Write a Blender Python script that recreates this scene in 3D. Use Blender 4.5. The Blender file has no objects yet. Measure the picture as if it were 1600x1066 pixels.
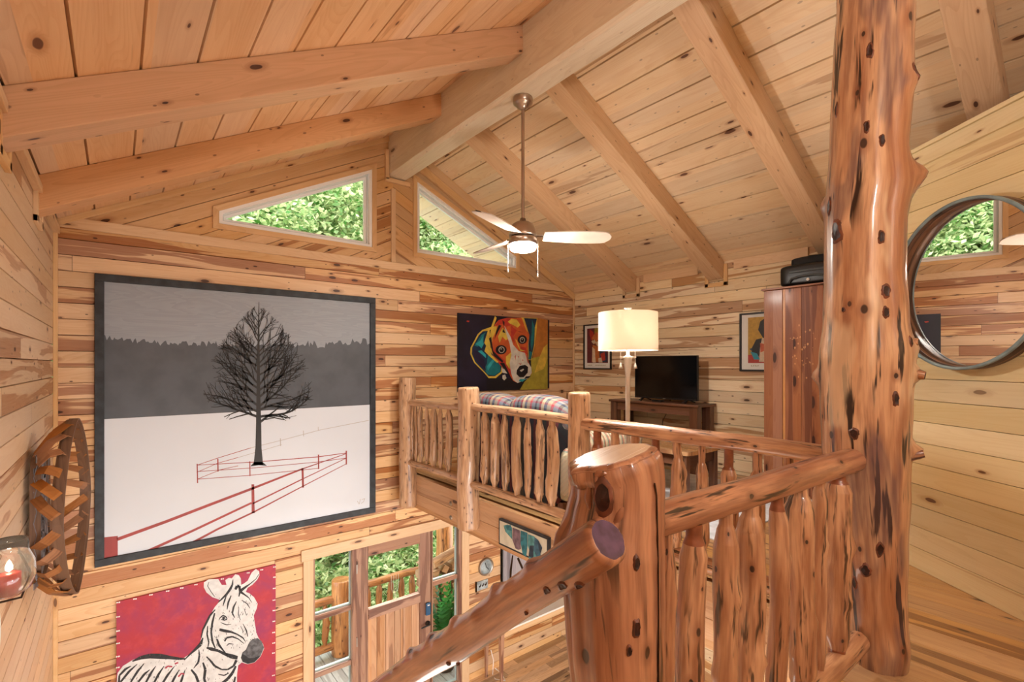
import bpy, bmesh, math, random
from mathutils import Vector, Matrix, noise
from mathutils.geometry import tessellate_polygon

# ------------------------------------------------------------------ camera
F = 768.0                      # focal length in pixels of the 1600x1066 frame
HOR = 569.5                    # row of the horizon
A1 = math.atan(954.0 / F)
FX, FY = math.cos(A1), math.sin(A1)      # camera forward in the house axes
RX, RY = FY, -FX                         # camera right
sc = bpy.context.scene
cam_data = bpy.data.cameras.new('camera')
cam = bpy.data.objects.new('camera', cam_data)
sc.collection.objects.link(cam)
cam_data.sensor_width = 36.0
cam_data.lens = 36.0 * F / 1600.0
cam_data.shift_y = (HOR - 533.0) / 1600.0
cam_data.clip_start = 0.02
cam_data.clip_end = 300
cam.rotation_euler = (math.pi / 2, 0, -math.atan2(FX, FY))
sc.camera = cam

# ------------------------------------------------------------------ world, sun, exposure
sc.view_settings.view_transform = 'Standard'
sc.view_settings.look = 'None'
sc.view_settings.gamma = 1.0
sc.view_settings.use_curve_mapping = False
sc.view_settings.exposure = 0.24
world = bpy.data.worlds.new('overcast_sky')
sc.world = world
world.use_nodes = True
bg = world.node_tree.nodes['Background']
bg.inputs[0].default_value = (0.93, 0.97, 1.0, 1)
bg.inputs[1].default_value = 4.6
def add_light(name, kind, loc, energy, color=(1, 1, 1), rot=(0, 0, 0), **kw):
    l = bpy.data.lights.new(name, kind)
    l.energy = energy
    l.color = color
    for k, v in kw.items():
        setattr(l, k, v)
    o = bpy.data.objects.new(name, l)
    sc.collection.objects.link(o)
    o.location = loc
    o.rotation_euler = rot
    return o
add_light('sun', 'SUN', (3, 12, 20), 7.0, (1, 0.96, 0.88), (math.radians(-28), math.radians(14), 0), angle=0.02)
add_light('landing_fill', 'POINT', (0.9, -1.2, 1.2), 75, (1, 0.97, 0.93), shadow_soft_size=0.18)  # added fill behind the camera, no fixture modelled
add_light('lower_hall_fill', 'POINT', (1.25, 2.5, -3.1), 22, (1, 0.97, 0.92), shadow_soft_size=0.4)  # unseen fill added to brighten the lower room from below
add_light('under_loft_fill', 'POINT', (4.5, 0.1, -1.8), 135, (1, 0.97, 0.92), shadow_soft_size=0.15)  # extra fill out of frame, added to light the lower wall
add_light('stair_foot_fill', 'POINT', (0.7, -0.6, -2.0), 115, (1, 0.97, 0.92), shadow_soft_size=0.25)  # fill lamp added below the landing, outside the view

# ------------------------------------------------------------------ pixel helpers (places measured in the photo become points on real planes)
def ratio(u): return (u - 800.0) / F
def onY(u, v, Y):
    r = ratio(u)
    X = (FX + FY * r) * Y / (FY - FX * r)
    f = FX * X + FY * Y
    return Vector((X, Y, (HOR - v) / F * f))
def onX(u, v, X):
    r = ratio(u)
    Y = (FY - FX * r) * X / (FX + FY * r)
    f = FX * X + FY * Y
    return Vector((X, Y, (HOR - v) / F * f))
def onZ(u, v, Z):
    f = F * Z / (HOR - v)
    r = f * ratio(u)
    return Vector((FX * f + RX * r, FY * f + RY * r, Z))
def atF(u, v, f):
    r = f * ratio(u)
    return Vector((FX * f + RX * r, FY * f + RY * r, (HOR - v) / F * f))
def FR(f, r, z=0.0):
    return Vector((FX * f + RX * r, FY * f + RY * r, z))

# ------------------------------------------------------------------ house measures (metres, camera at the origin)
YA = 5.27          # gable wall
XL = -0.386        # left wall
XB = 5.457         # wall behind the television
XR = 2.54          # ridge
ZR = 2.66          # ceiling at the ridge
SL, SR = 0.522, 0.505
ZTRIM = 1.13
ZU = -1.24         # upper floor
ZG = -4.07         # lower floor
XF = 2.63          # face of the loft edge beam
YBACK = -1.9
def zc(x): return ZR - (SL * (XR - x) if x < XR else SR * (x - XR))

# ------------------------------------------------------------------ materials
def wl_(c, s=0.93):
    r, g, b, _ = lin(c)
    L = 0.3 * r + 0.55 * g + 0.15 * b
    return tuple((L + (x - L) * s) * k for x, k in zip((r, g, b), (0.985, 1.01, 1.0))) + (1.0,)
def lin(c):
    if isinstance(c, str):
        c = tuple(int(c[i:i + 2], 16) / 255 for i in (0, 2, 4))
    return tuple(x / 12.92 if x <= 0.04045 else ((x + 0.055) / 1.055) ** 2.4 for x in c) + (1.0,)

class NT:
    def __init__(s, name):
        s.m = bpy.data.materials.new(name)
        s.m.use_nodes = True
        s.t = s.m.node_tree
        s.b = s.t.nodes['Principled BSDF']
    def n(s, typ, **kw):
        nd = s.t.nodes.new(typ)
        for k, v in kw.items():
            setattr(nd, k, v)
        return nd
    def l(s, a, b): s.t.links.new(a, b)
    def put(s, sock, v):
        if hasattr(v, 'is_linked') or isinstance(v, bpy.types.NodeSocket):
            s.l(v, sock)
        else:
            sock.default_value = v
    def math(s, op, a, b=0.0, c=0.0, clamp=False):
        nd = s.n('ShaderNodeMath', operation=op, use_clamp=clamp)
        s.put(nd.inputs[0], a); s.put(nd.inputs[1], b); s.put(nd.inputs[2], c)
        return nd.outputs[0]
    def mapr(s, v, a, b, c=0.0, d=1.0):
        nd = s.n('ShaderNodeMapRange', interpolation_type='SMOOTHSTEP')
        s.put(nd.inputs[0], v)
        for i, x in enumerate((a, b, c, d)):
            nd.inputs[i + 1].default_value = x
        return nd.outputs[0]
    def comb(s, x, y, z=0.0):
        nd = s.n('ShaderNodeCombineXYZ')
        s.put(nd.inputs[0], x); s.put(nd.inputs[1], y); s.put(nd.inputs[2], z)
        return nd.outputs[0]
    def mix(s, f, a, b, mode='MIX'):
        nd = s.n('ShaderNodeMix', data_type='RGBA', blend_type=mode)
        s.put(nd.inputs[0], f)
        s.put(nd.inputs[6], a); s.put(nd.inputs[7], b)
        return nd.outputs[2]
    def noise(s, vec, scale=1.0, detail=2.0, rough=0.5, dist=0.0):
        nd = s.n('ShaderNodeTexNoise')
        s.l(vec, nd.inputs['Vector'])
        nd.inputs['Scale'].default_value = scale
        nd.inputs['Detail'].default_value = detail
        nd.inputs['Roughness'].default_value = rough
        nd.inputs['Distortion'].default_value = dist
        return nd.outputs[0]
    def white(s, vec):
        nd = s.n('ShaderNodeTexWhiteNoise', noise_dimensions='3D')
        s.l(vec, nd.inputs['Vector'])
        return nd.outputs[0], nd.outputs[1]
    def bump(s, h, strength=0.3, dist=0.003):
        nd = s.n('ShaderNodeBump')
        nd.inputs['Strength'].default_value = strength
        nd.inputs['Distance'].default_value = dist
        s.l(h, nd.inputs['Height'])
        s.l(nd.outputs[0], s.b.inputs['Normal'])

def plain(name, col, rough=0.5, metal=0.0, spec=0.5, var=0.06, scale=8.0, emit=None, es=0.0, bump=0.0, bscale=60.0, trans=0.0):
    n = NT(name)
    tc = n.n('ShaderNodeTexCoord').outputs['Object']
    f = n.noise(tc, scale, 3.0)
    c = lin(col)
    dk = tuple(x * (1 - var * 2) for x in c[:3]) + (1,)
    n.l(n.mix(n.mapr(f, 0.3, 0.7), dk, c), n.b.inputs['Base Color'])
    n.b.inputs['Roughness'].default_value = rough
    n.b.inputs['Metallic'].default_value = metal
    n.b.inputs['Specular IOR Level'].default_value = spec
    n.b.inputs['Transmission Weight'].default_value = trans
    if emit is not None:
        n.b.inputs['Emission Color'].default_value = lin(emit)
        n.b.inputs['Emission Strength'].default_value = es
    if bump:
        n.bump(n.noise(tc, bscale, 3.0), bump, 0.002)
    return n.m

def wood(name, light, mid, streak, knot, w=0.13, L=2.4, streaks=0.6, smask=0.5, knots=1.0, rough=0.42, spec=0.35,
         joints=True, vary=0.5, kscale=(2.6, 7.0), coat=0.0, tintvar=0.12, grain=1.0, kr=1.0, pins=0.0):
    """boards: UV x runs along the grain in metres, UV y across it"""
    n = NT(name)
    uv = n.n('ShaderNodeUVMap').outputs[0]
    sp = n.n('ShaderNodeSeparateXYZ'); n.l(uv, sp.inputs[0])
    U, V = sp.outputs[0], sp.outputs[1]
    orand = n.n('ShaderNodeObjectInfo').outputs['Random']
    ofs = n.math('MULTIPLY', orand, 91.0)
    row = n.math('FLOOR', n.math('DIVIDE', V, w))
    r1, _ = n.white(n.comb(row, ofs, 3.3))
    U2 = n.math('ADD', U, n.math('MULTIPLY', r1, 17.0))
    colf = n.math('DIVIDE', U2, L)
    col = n.math('FLOOR', colf)
    if not joints:
        col = n.math('MULTIPLY', col, 0.0)
    bid, bcol = n.white(n.comb(row, col, ofs))
    Us = n.math('ADD', U2, n.math('MULTIPLY', bid, 50.0))
    z = n.math('ADD', n.math('MULTIPLY', bid, 31.0), ofs)
    # knots
    kv = n.comb(n.math('MULTIPLY', Us, kscale[0]), n.math('MULTIPLY', V, kscale[1]), z)
    wob = n.noise(n.comb(n.math('MULTIPLY', Us, 14.0), n.math('MULTIPLY', V, 14.0), z), 1.0, 1.0)
    vo = n.n('ShaderNodeTexVoronoi', voronoi_dimensions='2D', feature='F1')
    kx = n.math('ADD', n.math('MULTIPLY', Us, kscale[0]), n.math('MULTIPLY', z, 3.7))
    n.l(n.comb(kx, n.math('MULTIPLY', V, kscale[1])), vo.inputs['Vector'])
    vo.inputs['Scale'].default_value = 1.0
    kd = vo.outputs['Distance']
    ksp = n.n('ShaderNodeSeparateColor'); n.l(vo.outputs['Color'], ksp.inputs[0])
    kon = n.mapr(ksp.outputs[0], 0.62 - 0.35 * (knots - 1), 0.66 - 0.35 * (knots - 1))
    ksz = n.math('MULTIPLY_ADD', ksp.outputs[1], 0.075 * kr, 0.03 * kr)
    kdw = n.math('ADD', kd, n.math('MULTIPLY', n.math('SUBTRACT', wob, 0.5), 0.06))
    kcore = n.math('MULTIPLY', kon, n.mapr(n.math('DIVIDE', kdw, ksz), 0.75, 1.05, 1.0, 0.0))
    khalo = n.math('MULTIPLY', kon, n.mapr(n.math('DIVIDE', kdw, ksz), 1.0, 2.6, 1.0, 0.0))
    # flat sawn figure: contour lines of a stretched noise, bent round the knots
    fv = n.comb(n.math('MULTIPLY', Us, 0.55), n.math('MULTIPLY', V, 6.0), z)
    fn = n.noise(fv, 1.0, 1.0, 0.5, 0.4)
    fk = n.math('ADD', fn, n.math('MULTIPLY', khalo, 0.10))
    ring = n.math('FRACT', n.math('MULTIPLY', fk, 22.0))
    ring = n.math('MULTIPLY', n.mapr(ring, 0.35, 1.0), 0.55)
    fine = n.noise(n.comb(n.math('MULTIPLY', Us, 5.0), n.math('MULTIPLY', V, 170.0), z), 1.0, 2.0)
    broad = n.noise(n.comb(n.math('MULTIPLY', Us, 0.9), n.math('MULTIPLY', V, 14.0), z), 1.0, 2.0, 0.5, 0.6)
    g = n.math('ADD', n.math('MULTIPLY', ring, 0.7 * grain), n.math('MULTIPLY', n.mapr(broad, 0.35, 0.75), 0.5 * grain))
    g = n.math('ADD', g, n.math('MULTIPLY', n.math('SUBTRACT', fine, 0.5), 0.5 * grain), clamp=True)
    c = n.mix(g, wl_(light), wl_(mid))
    # heartwood flames on some boards
    st = n.noise(n.comb(n.math('MULTIPLY', Us, 0.75), n.math('MULTIPLY', V, 12.0), z), 1.0, 3.0, 0.5, 0.7)
    bsp = n.n('ShaderNodeSeparateColor'); n.l(bcol, bsp.inputs[0])
    on = n.mapr(bsp.outputs[0], smask - 0.03, smask + 0.03)
    thr = n.math('SUBTRACT', st, n.math('MULTIPLY', on, 0.115 * streaks))
    sm = n.math('MULTIPLY', n.mapr(thr, 0.375, 0.415, 1.0, 0.0), n.math('MULTIPLY_ADD', on, 0.85, 0.08), clamp=True)
    sm = n.math('MULTIPLY', sm, n.math('MULTIPLY_ADD', fine, 0.4, 0.7 * min(1, streaks * 1.6)), clamp=True)
    c = n.mix(sm, c, wl_(streak))
    # dark hairline pitch marks
    ck = n.noise(n.comb(n.math('MULTIPLY', Us, 2.2), n.math('MULTIPLY', V, 60.0), n.math('ADD', z, 9.0)), 1.0, 1.0)
    c = n.mix(n.math('MULTIPLY', n.mapr(ck, 0.20, 0.24, 1.0, 0.0), 0.6 * streaks, clamp=True), c, wl_(knot))
    c = n.mix(n.math('MULTIPLY', khalo, 0.55), c, wl_(streak))
    c = n.mix(n.math('MULTIPLY', kcore, 0.9), c, wl_(knot))
    vp = n.n('ShaderNodeTexVoronoi', voronoi_dimensions='2D', feature='F1')
    n.l(n.comb(n.math('ADD', n.math('MULTIPLY', Us, 4.2), n.math('MULTIPLY', z, 1.7)), n.math('MULTIPLY', V, 9.0)), vp.inputs['Vector'])
    vp.inputs['Scale'].default_value = 1.0
    psp = n.n('ShaderNodeSeparateColor'); n.l(vp.outputs['Color'], psp.inputs[0])
    pk_ = n.math('MULTIPLY', n.mapr(psp.outputs[0], 0.60, 0.64), n.mapr(n.math('DIVIDE', vp.outputs['Distance'], n.math('MULTIPLY_ADD', psp.outputs[1], 0.035, 0.028)), 0.8, 1.3, 1.0, 0.0))
    c = n.mix(n.math('MULTIPLY', pk_, pins), c, wl_(knot))
    # per board tint
    hv = n.n('ShaderNodeHueSaturation')
    n.l(c, hv.inputs['Color'])
    n.l(n.math('MULTIPLY_ADD', bsp.outputs[1], tintvar * 2, 1 - tintvar * 1.2), hv.inputs['Value'])
    n.l(n.math('MULTIPLY_ADD', bsp.outputs[2], 0.24, 0.88), hv.inputs['Saturation'])
    c = hv.outputs[0]
    if joints:
        jf = n.math('FRACT', colf)
        jd = n.math('MINIMUM', jf, n.math('SUBTRACT', 1.0, jf))
        c = n.mix(n.mapr(n.math('MULTIPLY', jd, L), 0.0008, 0.0030, 0.75, 0.0), c, wl_(knot))
    n.l(c, n.b.inputs['Base Color'])
    n.b.inputs['Specular IOR Level'].default_value = spec
    n.l(n.math('MULTIPLY_ADD', fine, 0.12, rough - 0.06), n.b.inputs['Roughness'])
    if coat:
        n.b.inputs['Coat Weight'].default_value = coat
        n.b.inputs['Coat Roughness'].default_value = 0.14
    n.bump(n.math('SUBTRACT', n.math('MULTIPLY', fine, 0.4), n.math('ADD', n.math('MULTIPLY', g, 0.3), kcore)), 0.25, 0.002)
    return n.m

def logwood(name, light, mid, red, dark, coat=0.5, darks=1.0, rough=0.36, sc_=1.0, patch=0.0):
    """peeled cedar: UV x along the log, UV y round it (metres); object offset varies each copy"""
    n = NT(name)
    uv = n.n('ShaderNodeUVMap').outputs[0]
    sp = n.n('ShaderNodeSeparateXYZ'); n.l(uv, sp.inputs[0])
    U, V = sp.outputs[0], sp.outputs[1]
    z = n.math('MULTIPLY', n.n('ShaderNodeObjectInfo').outputs['Random'], 77.0)
    tc = n.n('ShaderNodeTexCoord').outputs['Object']
    big = n.noise(n.comb(n.math('MULTIPLY', U, 1.6 * sc_), n.math('MULTIPLY', V, 9.0 * sc_), z), 1.0, 3.0, 0.55, 0.25)
    med = n.noise(n.comb(n.math('MULTIPLY', U, 4.0 * sc_), n.math('MULTIPLY', V, 45.0 * sc_), z), 1.0, 3.0, 0.5, 0.3)
    fine = n.noise(n.comb(n.math('MULTIPLY', U, 12.0), n.math('MULTIPLY', V, 220.0), z), 1.0, 2.0)
    c = n.mix(n.mapr(big, 0.38, 0.62), wl_(light), wl_(mid))
    c = n.mix(n.math('MULTIPLY', n.mapr(med, 0.42, 0.68), 0.6), c, wl_(red))
    c = n.mix(n.math('MULTIPLY', n.mapr(fine, 0.4, 0.75), 0.25), c, wl_(red))
    dk = n.noise(n.comb(n.math('MULTIPLY', U, 3.2 * sc_), n.math('MULTIPLY', V, 34.0 * sc_), n.math('ADD', z, 5.0)), 1.0, 3.0, 0.6, 0.4)
    dm = n.noise(n.comb(n.math('MULTIPLY', U, 2.0 * sc_), n.math('MULTIPLY', V, 7.0 * sc_), n.math('ADD', z, 15.0)), 1.0, 2.0)
    dkm = n.math('MULTIPLY', n.mapr(dk, 0.54, 0.63), n.mapr(dm, 0.40, 0.54))
    c = n.mix(n.math('MULTIPLY', dkm, 0.75 * darks, clamp=True), c, wl_(dark))
    if patch:
        pn = n.noise(n.comb(n.math('MULTIPLY', U, 1.3), n.math('MULTIPLY', V, 5.0), n.math('ADD', z, 33.0)), 1.0, 3.0, 0.6, 0.3)
        c = n.mix(n.math('MULTIPLY', n.mapr(pn, 0.54, 0.62), n.math('MULTIPLY_ADD', med, 0.9, 0.05), clamp=True), c, wl_('5C4650'))
        c = n.mix(n.math('MULTIPLY', n.mapr(pn, 0.44, 0.36), 0.55, clamp=True), c, wl_('E6C8A4'))
    # knots
    vo = n.n('ShaderNodeTexVoronoi', voronoi_dimensions='2D', feature='F1')
    n.l(n.comb(n.math('ADD', n.math('MULTIPLY', U, 5.5 * sc_), n.math('MULTIPLY', z, 3.7)), n.math('MULTIPLY', V, 9.0 * sc_)), vo.inputs['Vector'])
    vo.inputs['Scale'].default_value = 1.0
    ksp = n.n('ShaderNodeSeparateColor'); n.l(vo.outputs['Color'], ksp.inputs[0])
    kon = n.mapr(ksp.outputs[0], 0.55, 0.6)
    kq = n.math('DIVIDE', vo.outputs['Distance'], n.math('MULTIPLY_ADD', ksp.outputs[1], 0.05, 0.045))
    kc = n.math('MULTIPLY', kon, n.mapr(kq, 0.7, 1.1, 1.0, 0.0))
    kh = n.math('MULTIPLY', kon, n.mapr(kq, 1.0, 3.0, 1.0, 0.0))
    c = n.mix(n.math('MULTIPLY', kh, 0.5), c, wl_(red))
    c = n.mix(n.math('MULTIPLY', kc, 0.92), c, wl_(dark))
    n.l(c, n.b.inputs['Base Color'])
    n.b.inputs['Roughness'].default_value = rough
    n.b.inputs['Specular IOR Level'].default_value = 0.45
    n.b.inputs['Coat Weight'].default_value = coat
    n.b.inputs['Coat Roughness'].default_value = 0.1
    h = n.math('SUBTRACT', n.math('MULTIPLY', med, 0.6), n.math('ADD', n.math('MULTIPLY', dkm, 0.8), kc))
    n.bump(h, 0.35, 0.004)
    return n.m

M = {}
M['siding'] = wood('knotty_pine_siding', 'E6BC8C', 'D6A26E', 'A4643A', '401E10', w=0.128, L=3.1, streaks=1.05, smask=0.45, knots=1.2, pins=0.85)
M['siding_tv'] = wood('pale_knotty_siding', 'F0DAB6', 'E4C498', 'B88454', '4A2616', w=0.128, L=2.6, streaks=1.0, smask=0.48, knots=1.35, pins=0.85)
M['siding_left'] = wood('left_wall_siding', 'E6C6A4', 'D8AF88', 'B8835A', '4A2414', w=0.128, L=3.2, streaks=0.8, smask=0.62, knots=0.8, pins=0.6, grain=0.6)
M['siding_yellow'] = wood('yellow_pine_siding', 'F0DCAE', 'E6CE98', 'C0905A', '6A3E1E', w=0.128, L=30.0, streaks=0.25, smask=0.8, knots=1.15, kscale=(1.8, 6.0), kr=0.8)
M['gable'] = wood('gable_siding', 'E0B482', 'D2A06A', 'A86C3A', '45200F', w=0.128, L=30.0, streaks=0.6, smask=0.78, knots=1.2, pins=0.8)
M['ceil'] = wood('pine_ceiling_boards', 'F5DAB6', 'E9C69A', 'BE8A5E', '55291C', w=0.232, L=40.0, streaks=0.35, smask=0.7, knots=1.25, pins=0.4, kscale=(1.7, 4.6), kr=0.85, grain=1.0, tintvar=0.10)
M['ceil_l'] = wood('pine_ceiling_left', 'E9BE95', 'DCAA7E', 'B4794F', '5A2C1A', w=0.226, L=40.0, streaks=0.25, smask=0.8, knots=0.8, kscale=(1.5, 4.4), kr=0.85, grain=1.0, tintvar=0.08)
M['beam'] = wood('pine_timber', 'E4BC90', 'D2A274', 'B0764A', '4E261A', w=9.0, L=90.0, streaks=0.35, smask=0.9, knots=1.3, joints=False, kscale=(2.0, 5.5), kr=0.72, pins=0.5, tintvar=0.05)
M['beam_shaded'] = wood('pine_timber_shaded', 'DDA97C', 'CB9868', 'A26C44', '45211A', w=9.0, L=90.0, streaks=0.35, smask=0.9, knots=1.4, joints=False, kscale=(2.0, 5.5), kr=0.72, tintvar=0.05, pins=0.6)  # darker copy of the pine timber: shade on the left rafters in its colour
M['ridge'] = wood('ridge_timber', 'EBDCC6', 'DAC6AC', 'B8967A', '5E4034', w=9.0, L=90.0, streaks=0.3, smask=0.6, pins=0.3, knots=0.8, joints=False, kscale=(1.4, 4.0), kr=0.8, tintvar=0.04)
M['fascia'] = wood('loft_edge_timber', 'D2A67C', 'C29268', 'A06B42', '4C2817', w=0.19, L=90.0, streaks=0.3, smask=0.8, knots=0.9, joints=False, kscale=(2.0, 5.0), tintvar=0.05)
M['trimw'] = wood('pine_trim', 'E6BE8E', 'D9AA76', 'B27844', '552A15', w=9.0, L=90.0, streaks=0.2, smask=0.9, knots=0.9, joints=False, tintvar=0.05, kscale=(2.4, 9.0))
M['floor_up'] = wood('pine_floor', 'C4965F', 'AD7F50', '7E5638', '36200F', w=0.185, L=30.0, streaks=0.6, smask=0.55, knots=1.0, rough=0.3, coat=0.35)
M['floor_low'] = wood('reclaimed_floor', 'D8B893', 'B48E6C', '7D6250', '3A2A22', w=0.12, L=0.95, streaks=0.5, smask=0.5, knots=0.7, rough=0.35, coat=0.2, tintvar=0.28)
M['armoire'] = wood('cedar_boards', 'B07450', '9C5E40', '74402C', '36170F', w=0.135, L=90.0, streaks=0.55, smask=0.35, knots=1.3, joints=False, rough=0.45, coat=0.1, kscale=(2.2, 7), kr=1.3)
M['seam'] = plain('pale_sapwood_seam', 'E0A468', 0.35)
M['table'] = wood('walnut_table_wood', '7A5038', '603D2C', '44291D', '1F120C', w=0.12, L=90.0, joints=False, streaks=0.5, smask=0.5, knots=0.6, rough=0.35, coat=0.2)
M['tabletop'] = wood('coffee_table_top', 'D29E68', 'BC854F', '8E5A34', '40210F', w=0.16, L=90.0, joints=False, streaks=0.6, smask=0.4, knots=0.7, rough=0.2, coat=0.5)
M['door'] = wood('door_planks', 'CDA07A', 'B98560', '8A5A40', '42241A', w=0.10, L=90.0, joints=False, streaks=0.4, smask=0.5, knots=0.9)
M['door_dk'] = wood('door_frame_wood', 'B48A70', '96695A', '6E463A', '38201A', w=9.0, L=90.0, joints=False, streaks=0.6, smask=0.1, knots=0.7)
M['log'] = logwood('peeled_cedar_log', 'C48A66', 'A06646', '74402C', '2A1612', coat=0.7, darks=1.3)
M['logpost'] = logwood('gnarled_cedar_trunk', 'DCAE86', 'B27850', '874A30', '2A1411', coat=0.6, darks=1.7, sc_=0.8, patch=1.0)
M['spindle'] = logwood('cedar_spindle', 'D4A27A', 'B47E58', '8E563A', '30201A', coat=0.55, darks=1.2, sc_=1.5)
M['spindle_far'] = logwood('pine_spindle', 'D8B08C', 'C2966E', 'A27250', '3A2218', coat=0.35, darks=0.9, sc_=1.5)
M['cut'] = plain('reddish_tenon_wood', '94573A', 0.3, var=0.2, scale=20)
M['endgrain_reflect'] = plain('lacquered_end_grain_reflection', '5E4468', 0.14, var=0.25, scale=30, spec=0.8)  # bluish purple reflection on the cut end put into the base colour
M['saw'] = wood('sawn_top', 'EBC79A', 'DDB080', 'BE8850', '8A5A36', w=9, L=90, joints=False, streaks=0.1, knots=0.3, rough=0.25, coat=0.6)
M['knot'] = plain('dark_knot', '3A170F', 0.5, var=0.35, scale=40, bump=0.6)
M['knotrim'] = plain('knot_rim', '7C4630', 0.5, var=0.3, scale=30, bump=0.4)
M['bolt'] = plain('steel_bolt', 'A8A29A', 0.35, 0.9)
M['black'] = plain('black_plastic', '101114', 0.35)
M['screen'] = plain('dark_screen', '050507', 0.12, var=0.0, spec=0.3)
M['pewter'] = plain('satin_silver', 'D6CEC4', 0.35, 0.55, var=0.05, scale=3)
M['nickel'] = plain('brushed_nickel', 'B9ACA2', 0.28, 1.0, var=0.08, scale=3)
M['nickel_dk'] = plain('dark_band', '2A2422', 0.4, 0.6)
M['blade'] = plain('white_blade', 'CDBFB2', 0.4)
M['chain'] = plain('pull_chain', 'CFC6BC', 0.3, 0.8)
M['white'] = plain('white_frame_paint', 'FBFBFB', 0.4, var=0.0)
M['white_g'] = plain('grey_frame_groove', 'DDE2E2', 0.45, var=0.02)
M['bead'] = plain('grey_green_bead', '9AA6A2', 0.5)
M['frame_dark'] = plain('blue_black_barn_frame', '30363C', 0.55, var=0.3, scale=14, bump=0.3)
M['frame_blk'] = plain('thin_black_frame', '1B1A18', 0.4)
M['mat_white'] = plain('picture_mat', 'E9EAE6', 0.6, var=0.02)
M['hoop'] = wood('barrel_hoop_wood', '7A5A46', '583F33', '3C2A24', '1E1412', w=0.03, L=90.0, joints=False, streaks=0.8, smask=0.2, knots=0.4, rough=0.38, coat=0.3)
M['hoop_edge'] = plain('blue_grey_hoop_edge', '8CA4AC', 0.3, var=0.2, scale=10)
M['basket_i'] = plain('weathered_grey_slat', '7E7A80', 0.5, var=0.2, scale=20, bump=0.3)
M['basket'] = wood('basket_slat', 'A66B3A', '86522C', '5F381F', '2C180E', w=9, L=90, joints=False, streaks=0.4, smask=0.3, knots=0.3, rough=0.5)
M['basket_rim'] = wood('basket_rim', '7B5A44', '5F4434', '443026', '221511', w=9, L=90, joints=False, streaks=0.5, smask=0.3, knots=0.3, rough=0.5)
M['rug'] = plain('pale_blue_rug', 'DDE6F2', 0.9, var=0.12, scale=9, bump=0.5)
M['red_candle'] = plain('red_candle', 'C03A34', 0.4)
M['wire'] = plain('bronze_wire', '3B2A1E', 0.4, 0.8)
M['keypad'] = plain('blue_keypad', '2C5B86', 0.25)
M['soil'] = plain('forest_ground', '4E5A34', 0.9, var=0.3, scale=2)
M['deck'] = wood('grey_deck_boards', 'B2ACA4', '968F87', '7C7068', '4A4038', w=0.14, L=90, joints=False, streaks=0.3, knots=0.5, rough=0.6)
M['bark'] = plain('tree_bark', '5B4A3B', 0.9, var=0.3, scale=5, bump=0.6, bscale=20)
M['fwood'] = wood('firewood_split', 'B08C68', '8E6A4A', '6A4830', '3C241A', w=9, L=90, joints=False, streaks=0.5, smask=0.3, knots=0.5, rough=0.7)
M['outlog'] = logwood('porch_log', 'C88A4C', 'A8692F', '7C441E', '2E190D', coat=0.1, darks=0.8)
M['grey_barn'] = wood('grey_barn_board', 'ABA6AE', '8E8890', '706A70', '38343A', w=0.09, L=90, joints=False, streaks=0.5, smask=0.4, knots=0.5, rough=0.6)

def glass_mat():
    n = NT('window_glass')
    tr = n.n('ShaderNodeBsdfTransparent')
    tr.inputs[0].default_value = (0.97, 0.99, 0.98, 1)
    gl = n.n('ShaderNodeBsdfGlossy'); gl.inputs['Roughness'].default_value = 0.02
    fr = n.n('ShaderNodeFresnel'); fr.inputs[0].default_value = 1.25
    mx = n.n('ShaderNodeMixShader')
    n.l(fr.outputs[0], mx.inputs[0]); n.l(tr.outputs[0], mx.inputs[1]); n.l(gl.outputs[0], mx.inputs[2])
    n.l(mx.outputs[0], n.t.nodes['Material Output'].inputs[0])
    return n.m
M['glass'] = glass_mat()

def mirror_mat():
    n = NT('silver_mirror')
    n.b.inputs['Base Color'].default_value = (0.92, 0.92, 0.92, 1)
    n.b.inputs['Metallic'].default_value = 1.0
    n.b.inputs['Roughness'].default_value = 0.0
    return n.m
M['mirror'] = mirror_mat()

def leaf_mat(name, cols):
    n = NT(name)
    r = n.n('ShaderNodeNewGeometry').outputs['Random Per Island']
    cr = n.n('ShaderNodeValToRGB')
    els = cr.color_ramp.elements
    for i, c in enumerate(cols):
        p = i / (len(cols) - 1)
        e = els[0] if i == 0 else (els[1] if i == len(cols) - 1 else els.new(p))
        e.position = p
        e.color = lin(c)
    n.l(r, cr.inputs[0])
    n.l(cr.outputs[0], n.b.inputs['Base Color'])
    n.b.inputs['Roughness'].default_value = 0.45
    tl = n.n('ShaderNodeBsdfTranslucent'); n.l(cr.outputs[0], tl.inputs[0])
    mx = n.n('ShaderNodeMixShader'); mx.inputs[0].default_value = 0.4
    n.l(n.b.outputs[0], mx.inputs[1]); n.l(tl.outputs[0], mx.inputs[2])
    n.l(mx.outputs[0], n.t.nodes['Material Output'].inputs[0])
    return n.m
M['leaf'] = leaf_mat('summer_leaves', ['3A7A22', '5A9A34', '7CB244', 'A8CB62', 'CFE08C', '4C8A2E', 'E0E6AC'])
M['leaf2'] = leaf_mat('deep_green_leaves', ['2E6A22', '4A8A30', '6AA63C', '96C25A', '3A7A2A'])
M['fern'] = leaf_mat('fern_fronds', ['1F5A22', '3C8430', '66A446', '2A6A28'])

def shade_mat():
    n = NT('cream_lamp_shade')
    d = n.n('ShaderNodeBsdfDiffuse'); d.inputs[0].default_value = lin('F8F2EA')
    t = n.n('ShaderNodeBsdfTranslucent'); t.inputs[0].default_value = lin('FDF0E0')
    mx = n.n('ShaderNodeMixShader'); mx.inputs[0].default_value = 0.36
    n.l(d.outputs[0], mx.inputs[1]); n.l(t.outputs[0], mx.inputs[2])
    n.l(mx.outputs[0], n.t.nodes['Material Output'].inputs[0])
    return n.m
M['shade'] = shade_mat()

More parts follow.
